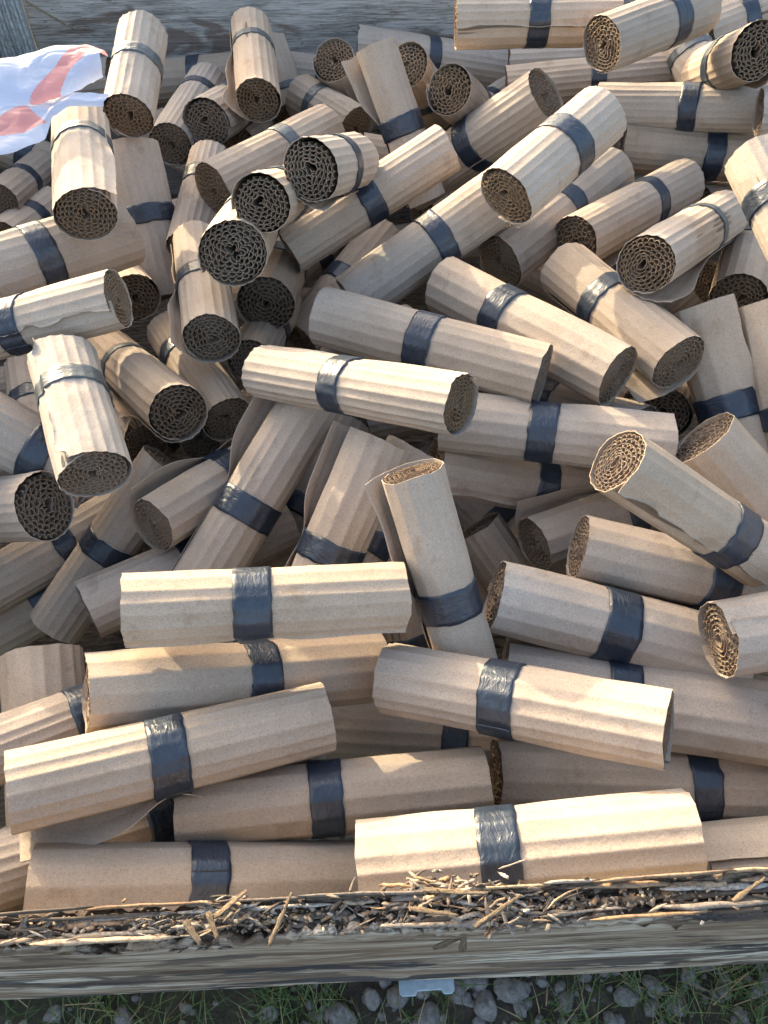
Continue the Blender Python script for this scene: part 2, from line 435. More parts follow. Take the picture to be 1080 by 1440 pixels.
def crumb(x, y, z, s_):
    P, F = box_verts((0, 0, 0), (1, 1, 1)); P = P * r.uniform(.5, 1.2, (8, 1)) * np.array([s_ * 1.6, s_, s_ * .8]); a = r.uniform(0, 3.1); ca, sa = math.cos(a), math.sin(a)
    mb.add(P @ np.array([[ca, sa, 0], [-sa, ca, 0], [0, 0, 1]]) + np.array([x, y, z]), F)
for k in range(2200):
    s0 = SPOTS[r.integers(len(SPOTS))]; x = r.normal(s0[0], s0[1] * 1.4) if r.random() < .45 else r.uniform(-.7, .8)
    y = r.normal(-.016, .006); crumb(x, y, FT - .011 + r.uniform(0, .008), r.choice([.0015, .0025, .004], p=[.5, .35, .15]))
mb.V = [v * np.stack([np.ones(len(v)), thickf(v[:, 0]), np.ones(len(v))], -1) for v in mb.V]
o = mb.build('splinters', M_SPL, root); o['kind'] = 'stuff'
o.location = Vector((0, .150, 0)) - root.location; o.rotation_euler = (0, 0, YAW)

# ------------------------------------------------------------------ cardboard rolls
def make_core(seed):
    """unit core: outer radius 1, length 1 (z from -.5 to .5): liner spiral and fluted spiral, thin walls"""
    r = np.random.default_rng(seed)
    turns = r.uniform(5.1, 5.9); rin = r.uniform(.07, .13); rout = .88
    pitch = (rout - rin) / turns
    ph = r.uniform(0, 6.28); dirn = 1
    lob = [(k, r.normal(0, .045 / k ** .5), r.uniform(0, 6.28)) for k in (1, 2, 3, 5)]
    def spiral(th, off):
        rad = rin + pitch * (th / (2 * math.pi) + off)
        w = np.zeros_like(th)
        for k, a, p in lob: w += a * np.sin(k * th + p + rad * 2)
        return rad + w * (1 - rad) * 1.6
    Vs = []; Fs = []; Ms = []; n0 = 0
    def strip(X, Y, thick, zj):
        nonlocal n0
        n = len(X); dx = np.gradient(X); dy = np.gradient(Y); l = np.hypot(dx, dy) + 1e-9
        nx_, ny_ = -dy / l, dx / l
        A = np.stack([X + nx_ * thick / 2, Y + ny_ * thick / 2], -1); B = np.stack([X - nx_ * thick / 2, Y - ny_ * thick / 2], -1)
        V = np.zeros((n, 6, 3)); w_ = .945
        V[:, 0, :2] = A; V[:, 0, 2] = -.5 + zj; V[:, 1, :2] = A * w_; V[:, 2, :2] = A; V[:, 2, 2] = .5 - zj[::-1]
        V[:, 3, :2] = B; V[:, 3, 2] = .5 - zj[::-1]; V[:, 4, :2] = B * w_; V[:, 5, :2] = B; V[:, 5, 2] = -.5 + zj
        i = np.arange(n - 1)[:, None]; F = []
        for c in range(6):
            F.append(np.concatenate([i * 6 + c, (i + 1) * 6 + c, (i + 1) * 6 + (c + 1) % 6, i * 6 + (c + 1) % 6], 1)); Ms.append(np.full(n - 1, 1 if c in (2, 5) else 0))
        Vs.append(V.reshape(-1, 3)); Fs.append(np.concatenate(F) + n0); n0 += n * 6
    th = np.linspace(0, turns * 2 * math.pi, int(turns * 56))
    rad = spiral(th, 0)
    zj = .001 + smooth_noise((len(th), 1), (20, 1), .0016, r)[:, 0] + (1 - rad) * r.uniform(-.008, .010)
    strip(rad * np.cos(th + ph), rad * np.sin(th + ph), .022, zj)
    # flutes: equal arc steps
    th2 = np.linspace(.5, (turns + .10) * 2 * math.pi, 6000)
    ds = spiral(th2, .5) * np.gradient(th2); s = np.cumsum(ds)
    lam = r.uniform(.20, .235); nw = int(s[-1] / lam); per = 7
    tt = np.linspace(0, nw * lam, nw * per); th3 = np.interp(tt, s, th2)
    pj = np.cumsum(r.normal(0, .22, len(tt)))  # irregular flutes
    amp = pitch * .47 * (1 + smooth_noise((len(tt), 1), (nw, 1), .12, r)[:, 0])
    wv = np.sin(tt / lam * 2 * math.pi + pj * .5); wv = np.sign(wv) * np.abs(wv) ** .75
    mid = spiral(th3, .5)
    lean = np.cos(tt / lam * 2 * math.pi + pj * .5) * .040 * r.choice([-1, 1])
    rad3 = np.minimum(mid + amp * wv, .965)
    zj = .002 + smooth_noise((len(tt), 1), (40, 1), .0016, r)[:, 0] + (1 - mid) * r.uniform(-.008, .010)
    strip(rad3 * np.cos(th3 + ph + lean / np.maximum(mid, .2)), rad3 * np.sin(th3 + ph + lean / np.maximum(mid, .2)), .030, zj)
    V = np.concatenate(Vs); F = np.concatenate(Fs)
    return V, F, np.concatenate(Ms)
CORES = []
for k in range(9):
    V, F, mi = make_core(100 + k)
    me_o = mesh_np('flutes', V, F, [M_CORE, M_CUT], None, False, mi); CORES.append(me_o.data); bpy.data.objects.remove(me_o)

THK = .0011
def squash(V, oval):
    k, ph = oval; c, s_ = math.cos(ph), math.sin(ph); V = np.array(V)
    u = V[:, 0] * c + V[:, 1] * s_; w = -V[:, 0] * s_ + V[:, 1] * c
    u = u * k; w = w * (2 - k)
    V[:, 0] = u * c - w * s_; V[:, 1] = u * s_ + w * c
    return V
def roll_parts(root, Rr, L, zt, st, r, oval):
    """outer sheet + tape. local z from -L/2 to L/2 (p1 at -L/2); theta 0 faces the camera side."""
    nr = st.get('ribs', int(r.integers(18, 24))); amp = 1.35 * st.get('amp', r.uniform(.0007, .0010))
    thf = R(st.get('seam', r.choice([-1, 1]) * r.uniform(125, 180))); dirn = st.get('dir', 1 if thf > 0 else -1)
    lift = st.get('lift', r.uniform(.0006, .0022)); z0, z1 = st.get('span', (0, 1)); ext = st.get('ext', .0)
    jag = st.get('jag', .0012)
    ov = .30 + ext; A = 2 * math.pi + ov
    # rib edges over the whole sheet
    ne = int(round(nr * A / (2 * math.pi))); w = r.uniform(.82, 1.18, ne); e = np.concatenate([[0], np.cumsum(w)]); e = e / e[-1] * A
    sub = np.array([0, .10, .24, .42, .60, .78, .90])
    a = []; fr = []; wid = []; idx = []
    for k in range(ne):
        a += list(e[k] + sub * (e[k + 1] - e[k])); fr += list(sub); wid += [e[k + 1] - e[k]] * 7; idx += [k] * 7
    a.append(A); fr.append(0.); wid.append(wid[-1]); idx.append(ne - 1)
    a = np.array(a); fr = np.array(fr); wid = np.array(wid); idx = np.array(idx)
    nz = 30
    zz = np.linspace(0, 1, nz); zz = zz + .0; z = (zz - .5) * L
    ztl = (zt - .5) * L
    na = len(a)
    ribamp = r.uniform(.5, 1.25, ne)[idx][:, None] * amp * (1 + smooth_noise((na, nz), (ne, 5), .28, r))
    nearT = np.exp(-((z - ztl) / .030) ** 2)[None, :]
    ribamp = np.clip(ribamp * (1 - .45 * nearT), 0, .0017)
    sc = 4 * fr * (1 - fr)
    poly = np.cos(wid / 2) / np.cos((fr - .5) * wid) - 1
    Rb = Rr - .0032 * np.clip((ov + .35 - a) / .35, 0, 1) + .0006 * np.clip((a - 2 * math.pi + .1) / .2, 0, 1)
    rad = Rb[:, None] * (1 + poly[:, None]) - ribamp * sc[:, None]
    # lopsided shading of the flutes: each rib leans
    rad += smooth_noise((na, nz), (9, 4), .00045, r) + smooth_noise((na, nz), (ne, 9), .00018, r)
    for _ in range(1):     # paper rounds over the creases
        rad[1:-1] = .25 * rad[:-2] + .5 * rad[1:-1] + .25 * rad[2:]
    # pinch under the tape, puckers
    pin = st.get('pinch', r.uniform(.012, .025))
    rad -= Rr * pin * np.exp(-((z - ztl) / .034) ** 2)[None, :]
    puck = smooth_noise((na, 1), (ne, 1), .0005, r)
    rad += puck * np.exp(-((np.abs(z - ztl) - .020) / .014) ** 2)[None, :]
    # free edge lifts
    za = zz[None, :]
    win = np.clip((za - z0) / .10 + .5, 0, 1) * np.clip((z1 - za) / .10 + .5, 0, 1)
    if z0 <= 0.0: win = np.clip((z1 - za) / .42 + .15, 0, 1)
    if z1 >= 1.0: win = win if z0 <= 0 and z1 < 1 else (np.clip((za - z0) / .16 + .5, 0, 1) if z0 > 0 else np.ones_like(za))
    win = win * win * (3 - 2 * win)
    win = win * (1 - np.exp(-((z - ztl) / .040) ** 2))[None, :]
    D = ov + (.25 if ext < .3 else 0)
    u = np.clip((a - (A - D)) / D, 0, 1)[:, None]
    lf = lift * win * (1 + smooth_noise((1, nz), (1, 5), .22, r))
    rad = rad + lf * u ** 1.7
    th = thf + dirn * (a - A) * 1.0
    # ragged free edge: pull the last columns back
    rag = np.abs(smooth_noise((1, nz), (1, 16), jag, r)) + st.get('tear', 0) * np.clip(smooth_noise((1, nz), (1, 6), 1, r), 0, 1) * win
    TH = th[:, None] - dirn * (rag / Rr) * (u ** 6)
    zj = smooth_noise((na, 1), (ne, 1), .0007, r) + smooth_noise((na, 1), (5, 1), .0012, r)
    Z = np.repeat(z[None, :], na, 0).copy()
    Z[:, 0] += zj[:, 0]; Z[:, -1] += smooth_noise((na, 1), (ne, 1), .0007, r)[:, 0] + smooth_noise((na, 1), (5, 1), .0012, r)[:, 0]
    bow = r.normal(0, .0025)
    ox = bow * (1 - (2 * zz - 1) ** 2)[None, :]
    X = rad * np.cos(TH) + ox; Y = rad * np.sin(TH)
    Vo = np.stack([X, Y, Z], -1)
    ri = rad - THK * .85 + ribamp * sc[:, None] * .5
    Vi = np.stack([ri * np.cos(TH) + ox, ri * np.sin(TH), Z], -1)
    V = np.concatenate([Vo.reshape(-1, 3), Vi.reshape(-1, 3)]); n1 = na * nz
    flip = dirn > 0
    F = [grid_faces(na, nz, 0, False, not flip), grid_faces(na, nz, n1, False, flip)]
    i = np.arange(na - 1)
    e0 = np.stack([i * nz, (i + 1) * nz, (i + 1) * nz + n1, i * nz + n1], -1); e1 = np.stack([i * nz + nz - 1, (i + 1) * nz + nz - 1, (i + 1) * nz + nz - 1 + n1, i * nz + nz - 1 + n1], -1)
    j = np.arange(nz - 1); b = (na - 1) * nz
    e2 = np.stack([b + j, b + j + 1, b + j + 1 + n1, b + j + n1], -1); e3 = np.stack([j, j + 1, j + 1 + n1, j + n1], -1)
    nf = sum(len(f) for f in F)
    rim = np.concatenate([e0, e1[:, ::-1], e2, e3]); F = np.concatenate(F + [rim])
    # split rim verts so that shading stays crisp: duplicate
    Vr = V[rim.ravel()]; Fr = np.arange(len(rim) * 4).reshape(-1, 4) + len(V)
    F = np.concatenate([F[:nf], Fr]); V = np.concatenate([V, Vr])
    sm = np.ones(len(F), bool); sm[nf:] = False
    mesh_np('outer_sheet', squash(V, oval), F, M_CARD, root, sm)
    # tape --------------------------------------------------------------
    tw = st.get('tw', r.uniform(.028, .034)); nt = 9
    At = 2 * math.pi + .35; m = 150; ta = np.linspace(0, At, m); ths = R(r.uniform(-180, 180))
    zs = np.linspace(-.5, .5, nt)
    slant = r.normal(0, .0028); thT = ths + ta
    edge = smooth_noise((m, 1), (28, 1), .0007, r); edge2 = smooth_noise((m, 1), (28, 1), .0007, r)
    Zt = ztl + zs[None, :] * tw + slant * np.cos(thT)[:, None] + edge * (zs[None, :] > .4) + edge2 * (zs[None, :] < -.4)
    # follow the sheet: sample outer radius envelope
    top_ = a > A - 2 * math.pi - .05; ang_s = np.mod(th[top_], 2 * math.pi); o_ = np.argsort(ang_s)
    kz = int(np.clip(round(zt * (nz - 1)), 0, nz - 1))
    rr_ = rad[top_][:, max(kz - 1, 0):kz + 2].max(1); mx = np.interp(np.mod(thT, 2 * math.pi), ang_s[o_], rr_[o_], period=2 * math.pi)
    mxs = np.convolve(np.concatenate([mx[-6:], mx, mx[:6]]), np.ones(5) / 5, 'same')[6:-6]; mx = mx * .35 + mxs * .65
    base = np.maximum(mx, mxs)
    prof = -(Rr * pin) * (np.exp(-((zs * tw) / .034) ** 2) - 1)
    radT = base[:, None] + prof[None, :] + .0012 + .0006 * (ta / At)[:, None] + smooth_noise((m, nt), (26, 2), .00022, r)
    oxt = bow * (1 - (2 * zt - 1) ** 2)
    Vt = np.stack([radT * np.cos(thT)[:, None] + oxt, radT * np.sin(thT)[:, None], Zt], -1)
    Ri = radT - .0011
    Vt2 = np.stack([Ri * np.cos(thT)[:, None] + oxt, Ri * np.sin(thT)[:, None], Zt], -1)
    V = np.concatenate([Vt.reshape(-1, 3), Vt2.reshape(-1, 3)]); n1 = m * nt
    F = [grid_faces(m, nt, 0, False, False)]
    i = np.arange(m - 1)
    F.append(np.stack([i * nt, i * nt + n1, (i + 1) * nt + n1, (i + 1) * nt], -1)); F.append(np.stack([i * nt + nt - 1, (i + 1) * nt + nt - 1, (i + 1) * nt + nt - 1 + n1, i * nt + nt - 1 + n1], -1))
    j = np.arange(nt - 1); b = (m - 1) * nt
    F.append(np.stack([b + j, b + j + n1, b + j + 1 + n1, b + j + 1], -1))
    F = np.concatenate(F)
    mesh_np('tape_band', squash(V, oval), F, M_TAPE2 if st.get('tm') else M_TAPE, root, True)

GROUP = 'cardboard rolls heaped in the wooden crate'
ROLLS = [
    ((-0.589, 1.8845, 0.2481), (-0.2394, 1.9239, 0.2632), 0.0484, 0.470, {'tw': 0.026}, "roll lying flat against the plywood behind the two upright taped rolls at top left"),
    ((-0.5921, 1.8306, 0.2858), (-0.9495, 1.8354, 0.2463), 0.0459, 0.500, {}, "dim cardboard roll mostly hidden behind the plastic bag's right edge"),
    ((-0.3046, 1.9014, 0.2763), (0.0206, 1.9287, 0.2335), 0.0454, 0.500, {}, "dim roll end against the plywood, between two upright rolls left of the top centre"),
    ((-0.6414, 1.6942, 0.1143), (-0.927, 1.7527, 0.2147), 0.0479, 0.500, {}, "shaded brown roll just below the plastic bag, left of the sunlit upright roll"),
    ((-0.7171, 1.374, 0.2662), (-0.7341, 1.6486, 0.1848), 0.0364, 0.500, {}, "small dark ended roll at the left edge right under the plastic bag"),
    ((-0.6975, 1.4343, 0.1356), (-0.7849, 1.6663, 0.1031), 0.0447, 0.500, {}, "short pale ribbed stump of a roll above the long taped roll at left edge"),
    ((-0.6975, 1.2974, 0.2341), (-0.678, 1.5084, 0.1777), 0.0389, 0.500, {}, "partly hidden dark ended roll low at the left edge under the bag"),
    ((-0.3032, 1.6137, 0.25), (-0.2461, 1.9254, 0.1623), 0.0404, 0.500, {}, "small dim roll end peeking out above the pale diagonal roll with thin light tape"),
    ((-0.4006, 1.472, 0.3251), (-0.3671, 1.732, 0.3205), 0.0433, 0.675, {'tw': 0.02}, "roll with a round dark end pointing down left, between the upright rolls at upper left"),
    ((-0.3271, 1.4752, 0.3664), (-0.2735, 1.7187, 0.3077), 0.0444, 0.500, {'seam': 40, 'dir': 1, 'lift': 0.006, 'span': (0, 0.5), 'tear': 0.005, 'ext': 0.482}, "roll with open torn rimmed end, directly left of the upright roll with loose flap"),
    ((-0.1988, 1.752, 0.2491), (-0.251, 1.8748, 0.3341), 0.0444, 0.275, {'seam': 60, 'dir': 1, 'lift': 0.004, 'tw': 0.016, 'tm': 1}, "narrow curled roll with thin tape right beside the upright roll with loose flap"),
    ((-0.411, 1.2943, 0.4643), (-0.4114, 1.4891, 0.512), 0.0420, 0.590, {'tw': 0.022, 'tm': 1}, "tall upright roll against the plywood, right beside the plastic bag, thin grey tape"),
    ((-0.2281, 1.4835, 0.4011), (-0.2707, 1.7828, 0.407), 0.0420, 0.660, {'seam': -84, 'dir': 1, 'lift': 0.02, 'span': (0, 0.75), 'tear': 0.004, 'ext': 0.79, 'tw': 0.02, 'tm': 1}, "upright roll against the plywood with a torn flap hanging on its left side"),
    ((-0.0573, 1.6039, 0.2889), (-0.1725, 1.718, 0.3011), 0.0457, 0.640, {'tw': 0.018, 'tm': 1}, "dark open roll end behind the pale diagonal roll, thin grey tape at its left"),
    ((-0.1009, 1.6991, 0.3804), (-0.0549, 1.8554, 0.1937), 0.0439, 0.500, {}, "honeycomb roll end facing the viewer, just left of the leaning roll with split edge"),
    ((-0.0599, 1.9075, 0.3217), (0.2766, 1.9072, 0.2738), 0.0464, 0.485, {'seam': 75, 'dir': 1, 'lift': 0.004, 'tear': 0.004, 'tw': 0.026}, "long roll lying along the plywood top centre with blue black tape and frayed underside"),
    ((0.0391, 1.5003, 0.4539), (0.11, 1.6538, 0.3009), 0.0402, 0.500, {}, "roll with its dark spiral end just right of the leaning roll with torn edge"),
    ((0.0915, 1.7023, 0.2685), (0.1843, 1.8889, 0.0591), 0.0424, 0.500, {}, "smaller dark spiral end under the two round ends at top centre"),
    ((0.1633, 1.6328, 0.2745), (0.2813, 1.8553, 0.2347), 0.0450, 0.500, {}, "low roll end tucked beneath the round spiral end at top centre"),
    ((0.1106, 1.4142, 0.4523), (0.2104, 1.5931, 0.3032), 0.0415, 0.500, {}, "rightmost of the big round spiral ends facing the viewer at top centre"),
    ((-0.0157, 1.4637, 0.5027), (0.0777, 1.3494, 0.2858), 0.0361, 0.500, {'seam': 84, 'dir': -1, 'lift': 0.02, 'ext': 0.79, 'span': (0, 0.62), 'tear': 0.003}, "leaning roll with a split side edge and wide tape near its foot, top centre"),
    ((-0.3845, 1.1848, 0.196), (-0.4379, 1.3512, 0.3867), 0.0472, 0.530, {}, "shaded smooth roll slanting down beside the sunlit upright roll, wide dark tape"),
    ((-0.332, 1.1928, 0.2908), (-0.3186, 1.4202, 0.3267), 0.0385, 0.670, {'seam': 62, 'dir': 1, 'lift': 0.016, 'span': (0.15, 0.8), 'tear': 0.005, 'ext': 0.702}, "narrow roll with a crumpled pale flap, under the left end of the pale diagonal roll"),
    ((-0.4041, 1.0762, 0.2752), (-0.5399, 1.3265, 0.1761), 0.0412, 0.500, {}, "dark fluted end hidden behind the crushed end of the roll at left"),
    ((-0.394, 1.0942, 0.3842), (-0.6518, 0.8511, 0.4264), 0.0491, 0.390, {}, "long shaded roll entering from the left edge with wide blue black tape"),
    ((-0.4027, 0.9853, 0.4815), (-0.4702, 1.2415, 0.481), 0.0419, 0.665, {'seam': 52, 'dir': 1, 'lift': 0.007, 'jag': 0.002, 'tear': 0.004, 'span': (0, 0.9), 'ext': 0.504, 'tw': 0.02, 'tm': 1}, "sunlit upright roll with a torn right side in front of the plastic bag"),
    ((-0.334, 0.837, 0.4563), (-0.5699, 0.8219, 0.3979), 0.0370, 0.555, {'seam': -15, 'dir': -1, 'lift': 0.003, 'tear': 0.01, 'jag': 0.003, 'pinch': 0.04}, "roll from the left edge with a crushed ragged end and a torn peeled patch"),
    ((-0.2834, 1.2412, 0.3664), (-0.1033, 1.4626, 0.3568), 0.0462, 0.595, {'tw': 0.026, 'tm': 1}, "pale diagonal roll with thin light tape pointing its end down left, upper left of centre"),
    ((-0.1568, 0.9407, 0.525), (-0.1294, 1.1471, 0.4266), 0.0383, 0.500, {}, "roll facing the viewer end on with copper lit rim, left one of the touching pair"),
    ((-0.0947, 0.9864, 0.5426), (-0.0446, 1.209, 0.4359), 0.0399, 0.500, {'seam': 84, 'dir': -1, 'lift': 0.008, 'span': (0, 0.4), 'tear': 0.006, 'ext': 0.526}, "end on roll with open loops and curled torn corner, right of the touching pair"),
    ((-0.0449, 1.5274, 0.2704), (0.2808, 1.5405, 0.2149), 0.0456, 0.500, {}, "horizontal ribbed roll passing behind the long diagonal roll at upper centre"),
    ((0.0735, 1.4547, 0.1994), (0.2721, 1.5725, 0.1505), 0.0393, 0.500, {}, "small dim roll end visible in the gap below the long diagonal roll at upper centre"),
    ((-0.1533, 1.1303, 0.1412), (0.0027, 1.3539, 0.2122), 0.0434, 0.505, {}, "shaded roll with its end facing down beside the end of the sunlit long diagonal roll"),
    ((0.1002, 1.2515, 0.4351), (-0.1538, 1.1224, 0.3327), 0.0398, 0.505, {}, "long brown diagonal roll with dark tape, right of the end on pair"),
    ((0.2662, 1.3514, 0.4716), (0.0539, 1.4516, 0.252), 0.0462, 0.480, {'seam': -42, 'dir': -1, 'lift': 0.002}, "diagonal roll with dark end facing up right and stepped seam along its lower side"),
    ((-0.051, 1.0079, 0.3216), (0.2053, 1.1475, 0.4372), 0.0421, 0.505, {}, "very long sunlit diagonal roll running up right beneath the roll with the big spiral end"),
    ((0.1629, 0.995, 0.5017), (0.3102, 1.1548, 0.5337), 0.0420, 0.565, {}, "sunlit diagonal roll with thin wrinkled blue tape and big spiral end, upper right"),
    ((0.1212, 1.5004, 0.5241), (0.3962, 1.5083, 0.5256), 0.0420, 0.500, {'seam': 15, 'dir': 1, 'lift': 0.0015, 'tear': 0.004, 'tw': 0.035}, "roll at the very top edge of the photo with wide blue tape, creased side"),
    ((0.34, 1.3482, 0.5501), (0.5214, 1.4707, 0.5588), 0.0420, 0.635, {}, "roll at the top with its tight spiral end facing left and dark tape, upper right"),
    ((0.6311, 1.7331, 0.4104), (0.961, 1.8455, 0.4871), 0.0491, 0.260, {}, "brown roll with black tape at the top right corner, behind the others"),
    ((0.5841, 1.3446, 0.5422), (0.59, 1.5552, 0.4183), 0.0425, 0.500, {'seam': -100, 'dir': 1, 'lift': 0.012, 'span': (0, 0.5), 'ext': 0.614}, "roll at the top right edge, open end facing right, torn flap above"),
    ((0.6794, 1.5229, 0.3918), (0.7965, 1.851, 0.3617), 0.0445, 0.500, {}, "dark fluted end just below the open end at the top right edge"),
    ((0.6184, 1.5837, 0.3785), (0.5817, 1.7164, 0.4232), 0.0420, 0.560, {'seam': 65, 'dir': 1, 'lift': 0.013, 'span': (0, 1), 'tear': 0.003, 'ext': 0.6359999999999999, 'tw': 0.02, 'tm': 1}, "short curled roll with thin grey tape and loose side flap near the top right corner"),
    ((0.2645, 1.7916, 0.3347), (0.5939, 1.7841, 0.3548), 0.0429, 0.510, {}, "upper one of two parallel horizontal rolls under the tight spiral end, upper right"),
    ((0.2493, 1.6878, 0.3304), (0.5788, 1.685, 0.3621), 0.0429, 0.545, {}, "lower one of two parallel horizontal rolls under the tight spiral end, upper right"),
    ((0.6555, 1.393, 0.4311), (0.3914, 1.4885, 0.3887), 0.0394, 0.445, {}, "straight horizontal roll with navy tape right of centre, third row from the top"),
    ((0.6147, 1.3237, 0.4547), (0.9043, 1.2858, 0.49), 0.0387, 0.500, {}, "warm coloured roll end touching the right edge beside the straight horizontal roll"),
    ((0.4337, 1.4336, 0.3424), (0.7434, 1.3875, 0.3378), 0.0446, 0.510, {'seam': -84, 'dir': 1, 'lift': 0.006, 'ext': 0.482}, "horizontal roll with slanted black tape and shaded end at left, upper right"),
    ((0.4971, 1.0393, 0.5363), (0.5738, 0.7617, 0.436), 0.0420, 0.245, {'ribs': 18}, "big pale roll with wrinkled tape leaving the right edge of the photo, upper right"),
    ((0.1823, 1.0929, 0.3307), (0.4048, 1.3472, 0.3397), 0.0445, 0.535, {}, "shaded roll with coarse fluted end under the sunlit roll with wrinkled blue tape"),
    ((0.584, 1.3773, 0.2541), (0.8439, 1.5259, 0.1957), 0.0420, 0.500, {}, "hidden roll between two diagonal rolls at the upper right edge"),
    ((0.5371, 1.007, 0.3301), (0.6629, 1.303, 0.341), 0.0432, 0.405, {}, "upright ribbed roll with curved dark tape near the right edge, above the big brown ones"),
    ((0.2994, 1.1115, 0.3504), (0.5251, 1.3272, 0.3257), 0.0462, 0.615, {'seam': 84, 'dir': -1, 'lift': 0.014, 'span': (0, 0.5), 'ext': 0.6579999999999999, 'tw': 0.024}, "diagonal roll with light blue tape and tight round end, left of the matching pair"),
    ((0.3419, 0.9022, 0.4588), (0.5333, 1.1443, 0.3808), 0.0406, 0.660, {'seam': 84, 'dir': -1, 'lift': 0.02, 'ext': 0.79, 'span': (0, 0.6), 'tear': 0.004, 'tw': 0.017, 'tm': 1}, "diagonal roll with thin grey tape and hollow spiral middle, right of the matching pair"),
    ((0.5242, 1.0819, 0.3012), (0.481, 1.1823, 0.0976), 0.0387, 0.500, {}, "bluish shaded roll deep in the gap below the hollow ended roll at right"),
    ((0.3982, 0.8214, 0.2675), (0.5297, 1.0562, 0.1489), 0.0426, 0.500, {}, "dark ended roll deep in the heap right under the roll with the triangular flap"),
    ((0.3835, 0.7943, 0.3855), (0.273, 1.04, 0.3582), 0.0419, 0.595, {'seam': -84, 'dir': 1, 'lift': 0.022, 'ext': 0.834, 'span': (0, 0.4), 'tw': 0.03}, "roll with a triangular flap under its round end and black tape, right of centre"),
    ((0.3035, 0.7798, 0.3765), (0.0901, 1.0027, 0.3539), 0.0427, 0.605, {'ribs': 18, 'amp': 0.0006, 'tw': 0.034}, "fat roll pointing down right with a sun patch and wrinkled dark tape, centre right"),
    ((0.3535, 0.7593, 0.2943), (0.169, 0.9391, 0.2083), 0.0401, 0.560, {}, "dark shaded roll with navy tape lying behind the roll with the sunlit right corner"),
    ((0.4336, 0.9006, 0.3963), (0.5362, 0.6813, 0.1885), 0.0437, 0.450, {'seam': -55, 'dir': -1, 'lift': 0.008, 'tear': 0.006, 'span': (0, 1), 'ribs': 14, 'amp': 0.0004, 'tw': 0.038, 'ext': 0.526}, "wide brown standing roll at right with torn seam, blue black tape across lower half"),
    ((0.5136, 0.886, 0.4133), (0.5784, 0.6562, 0.2217), 0.0422, 0.500, {'ribs': 14, 'amp': 0.0004}, "brown roll cut by the right edge of the photo beside the torn seamed one"),
    ((0.3923, 0.6802, 0.3684), (0.6254, 0.5322, 0.171), 0.0440, 0.500, {'seam': 88, 'dir': -1, 'lift': 0.03, 'ext': 0.95, 'span': (0, 0.8), 'ribs': 15, 'amp': 0.0004}, "right edge roll with narrow oval end pointing up left and loose flap below"),
    ((0.3632, 0.6975, 0.333), (0.0765, 0.7436, 0.3324), 0.0402, 0.555, {'ribs': 16, 'tw': 0.036, 'amp': 0.0005, 'tear': 0.003, 'seam': 80, 'dir': 1, 'lift': 0.003}, "long horizontal roll with wide tape just right of centre, its right corner sunlit"),
    ((0.0686, 0.7317, 0.2554), (0.338, 0.7468, 0.166), 0.0408, 0.570, {'seam': 55, 'dir': 1, 'lift': 0.004, 'tear': 0.006, 'ribs': 16}, "roll with frayed lower seam, directly under the long roll with a sunlit right corner"),
    ((0.1999, 0.6277, 0.2155), (0.4735, 0.753, 0.2003), 0.0411, 0.500, {'seam': -88, 'dir': 1, 'lift': 0.014, 'ribs': 15, 'ext': 0.6579999999999999}, "small roll with a speckled oval end facing left, between two rolls right of the centre"),
    ((0.2411, 0.5526, 0.4675), (0.4378, 0.5285, 0.3271), 0.0371, 0.720, {'seam': 38, 'dir': 1, 'lift': 0.004, 'jag': 0.0025, 'tear': 0.003, 'ribs': 16, 'amp': 0.0005, 'tw': 0.036}, "roll with a glowing orange sunlit open end and long overlapped seam, right of centre"),
    ((0.234, 0.5647, 0.2974), (0.51, 0.5169, 0.2522), 0.0416, 0.570, {'seam': 84, 'dir': -1, 'lift': 0.014, 'span': (0, 0.35), 'ribs': 15, 'amp': 0.0004, 'tw': 0.036, 'ext': 0.6579999999999999}, "roll with golden lit oval left end and pointed torn corner under it, lower right"),
    ((0.127, 0.4905, 0.3061), (0.411, 0.4432, 0.2466), 0.0427, 0.480, {'ribs': 15, 'amp': 0.0005, 'tw': 0.04}, "wide roll with dusty stained blue tape, just left of the big oval spiral end"),
    ((0.354, 0.4186, 0.3348), (0.6551, 0.4663, 0.344), 0.0420, 0.500, {'seam': -22, 'dir': -1, 'lift': 0.001, 'jag': 0.0015, 'ribs': 16, 'amp': 0.0005}, "right edge roll with big oval spiral end facing left and notched seam"),
    ((0.1387, 0.4253, 0.2239), (0.49, 0.3625, 0.2292), 0.0491, 0.370, {'ribs': 15, 'amp': 0.0005, 'tw': 0.036}, "very long roll leaving the right edge behind the half sunlit front roll"),
    ((0.2401, 0.386, 0.1257), (-0.0823, 0.4168, 0.0968), 0.0454, 0.465, {'ribs': 18, 'amp': 0.001}, "shaded wrinkled roll lying low between the front rolls, navy tape at its right"),
    ((0.2672, 0.3032, 0.3688), (0.0047, 0.4006, 0.2813), 0.0392, 0.550, {'ribs': 17, 'amp': 0.0011, 'tw': 0.036}, "large front roll with a bright sunlit right half and wide blue grey tape"),
    ((0.1279, 0.3287, 0.1713), (0.4621, 0.3285, 0.1454), 0.0447, 0.695, {'ribs': 15, 'amp': 0.0007, 'tw': 0.034}, "shaded roll with a fluted left rim and black tape behind the front right roll"),
    ((0.3826, 0.2628, 0.0623), (0.7295, 0.2323, 0.1373), 0.0478, 0.500, {}, "sliver of a roll squeezed in the gap at the right of the frontmost sunlit roll"),
    ((0.3592, 0.2344, 0.1532), (0.6906, 0.2293, 0.2807), 0.0484, 0.500, {'seam': -5, 'dir': 1, 'lift': 0.002, 'ribs': 14, 'amp': 0.0005}, "roll with a stepped sheet edge in the bottom right corner by the plank"),
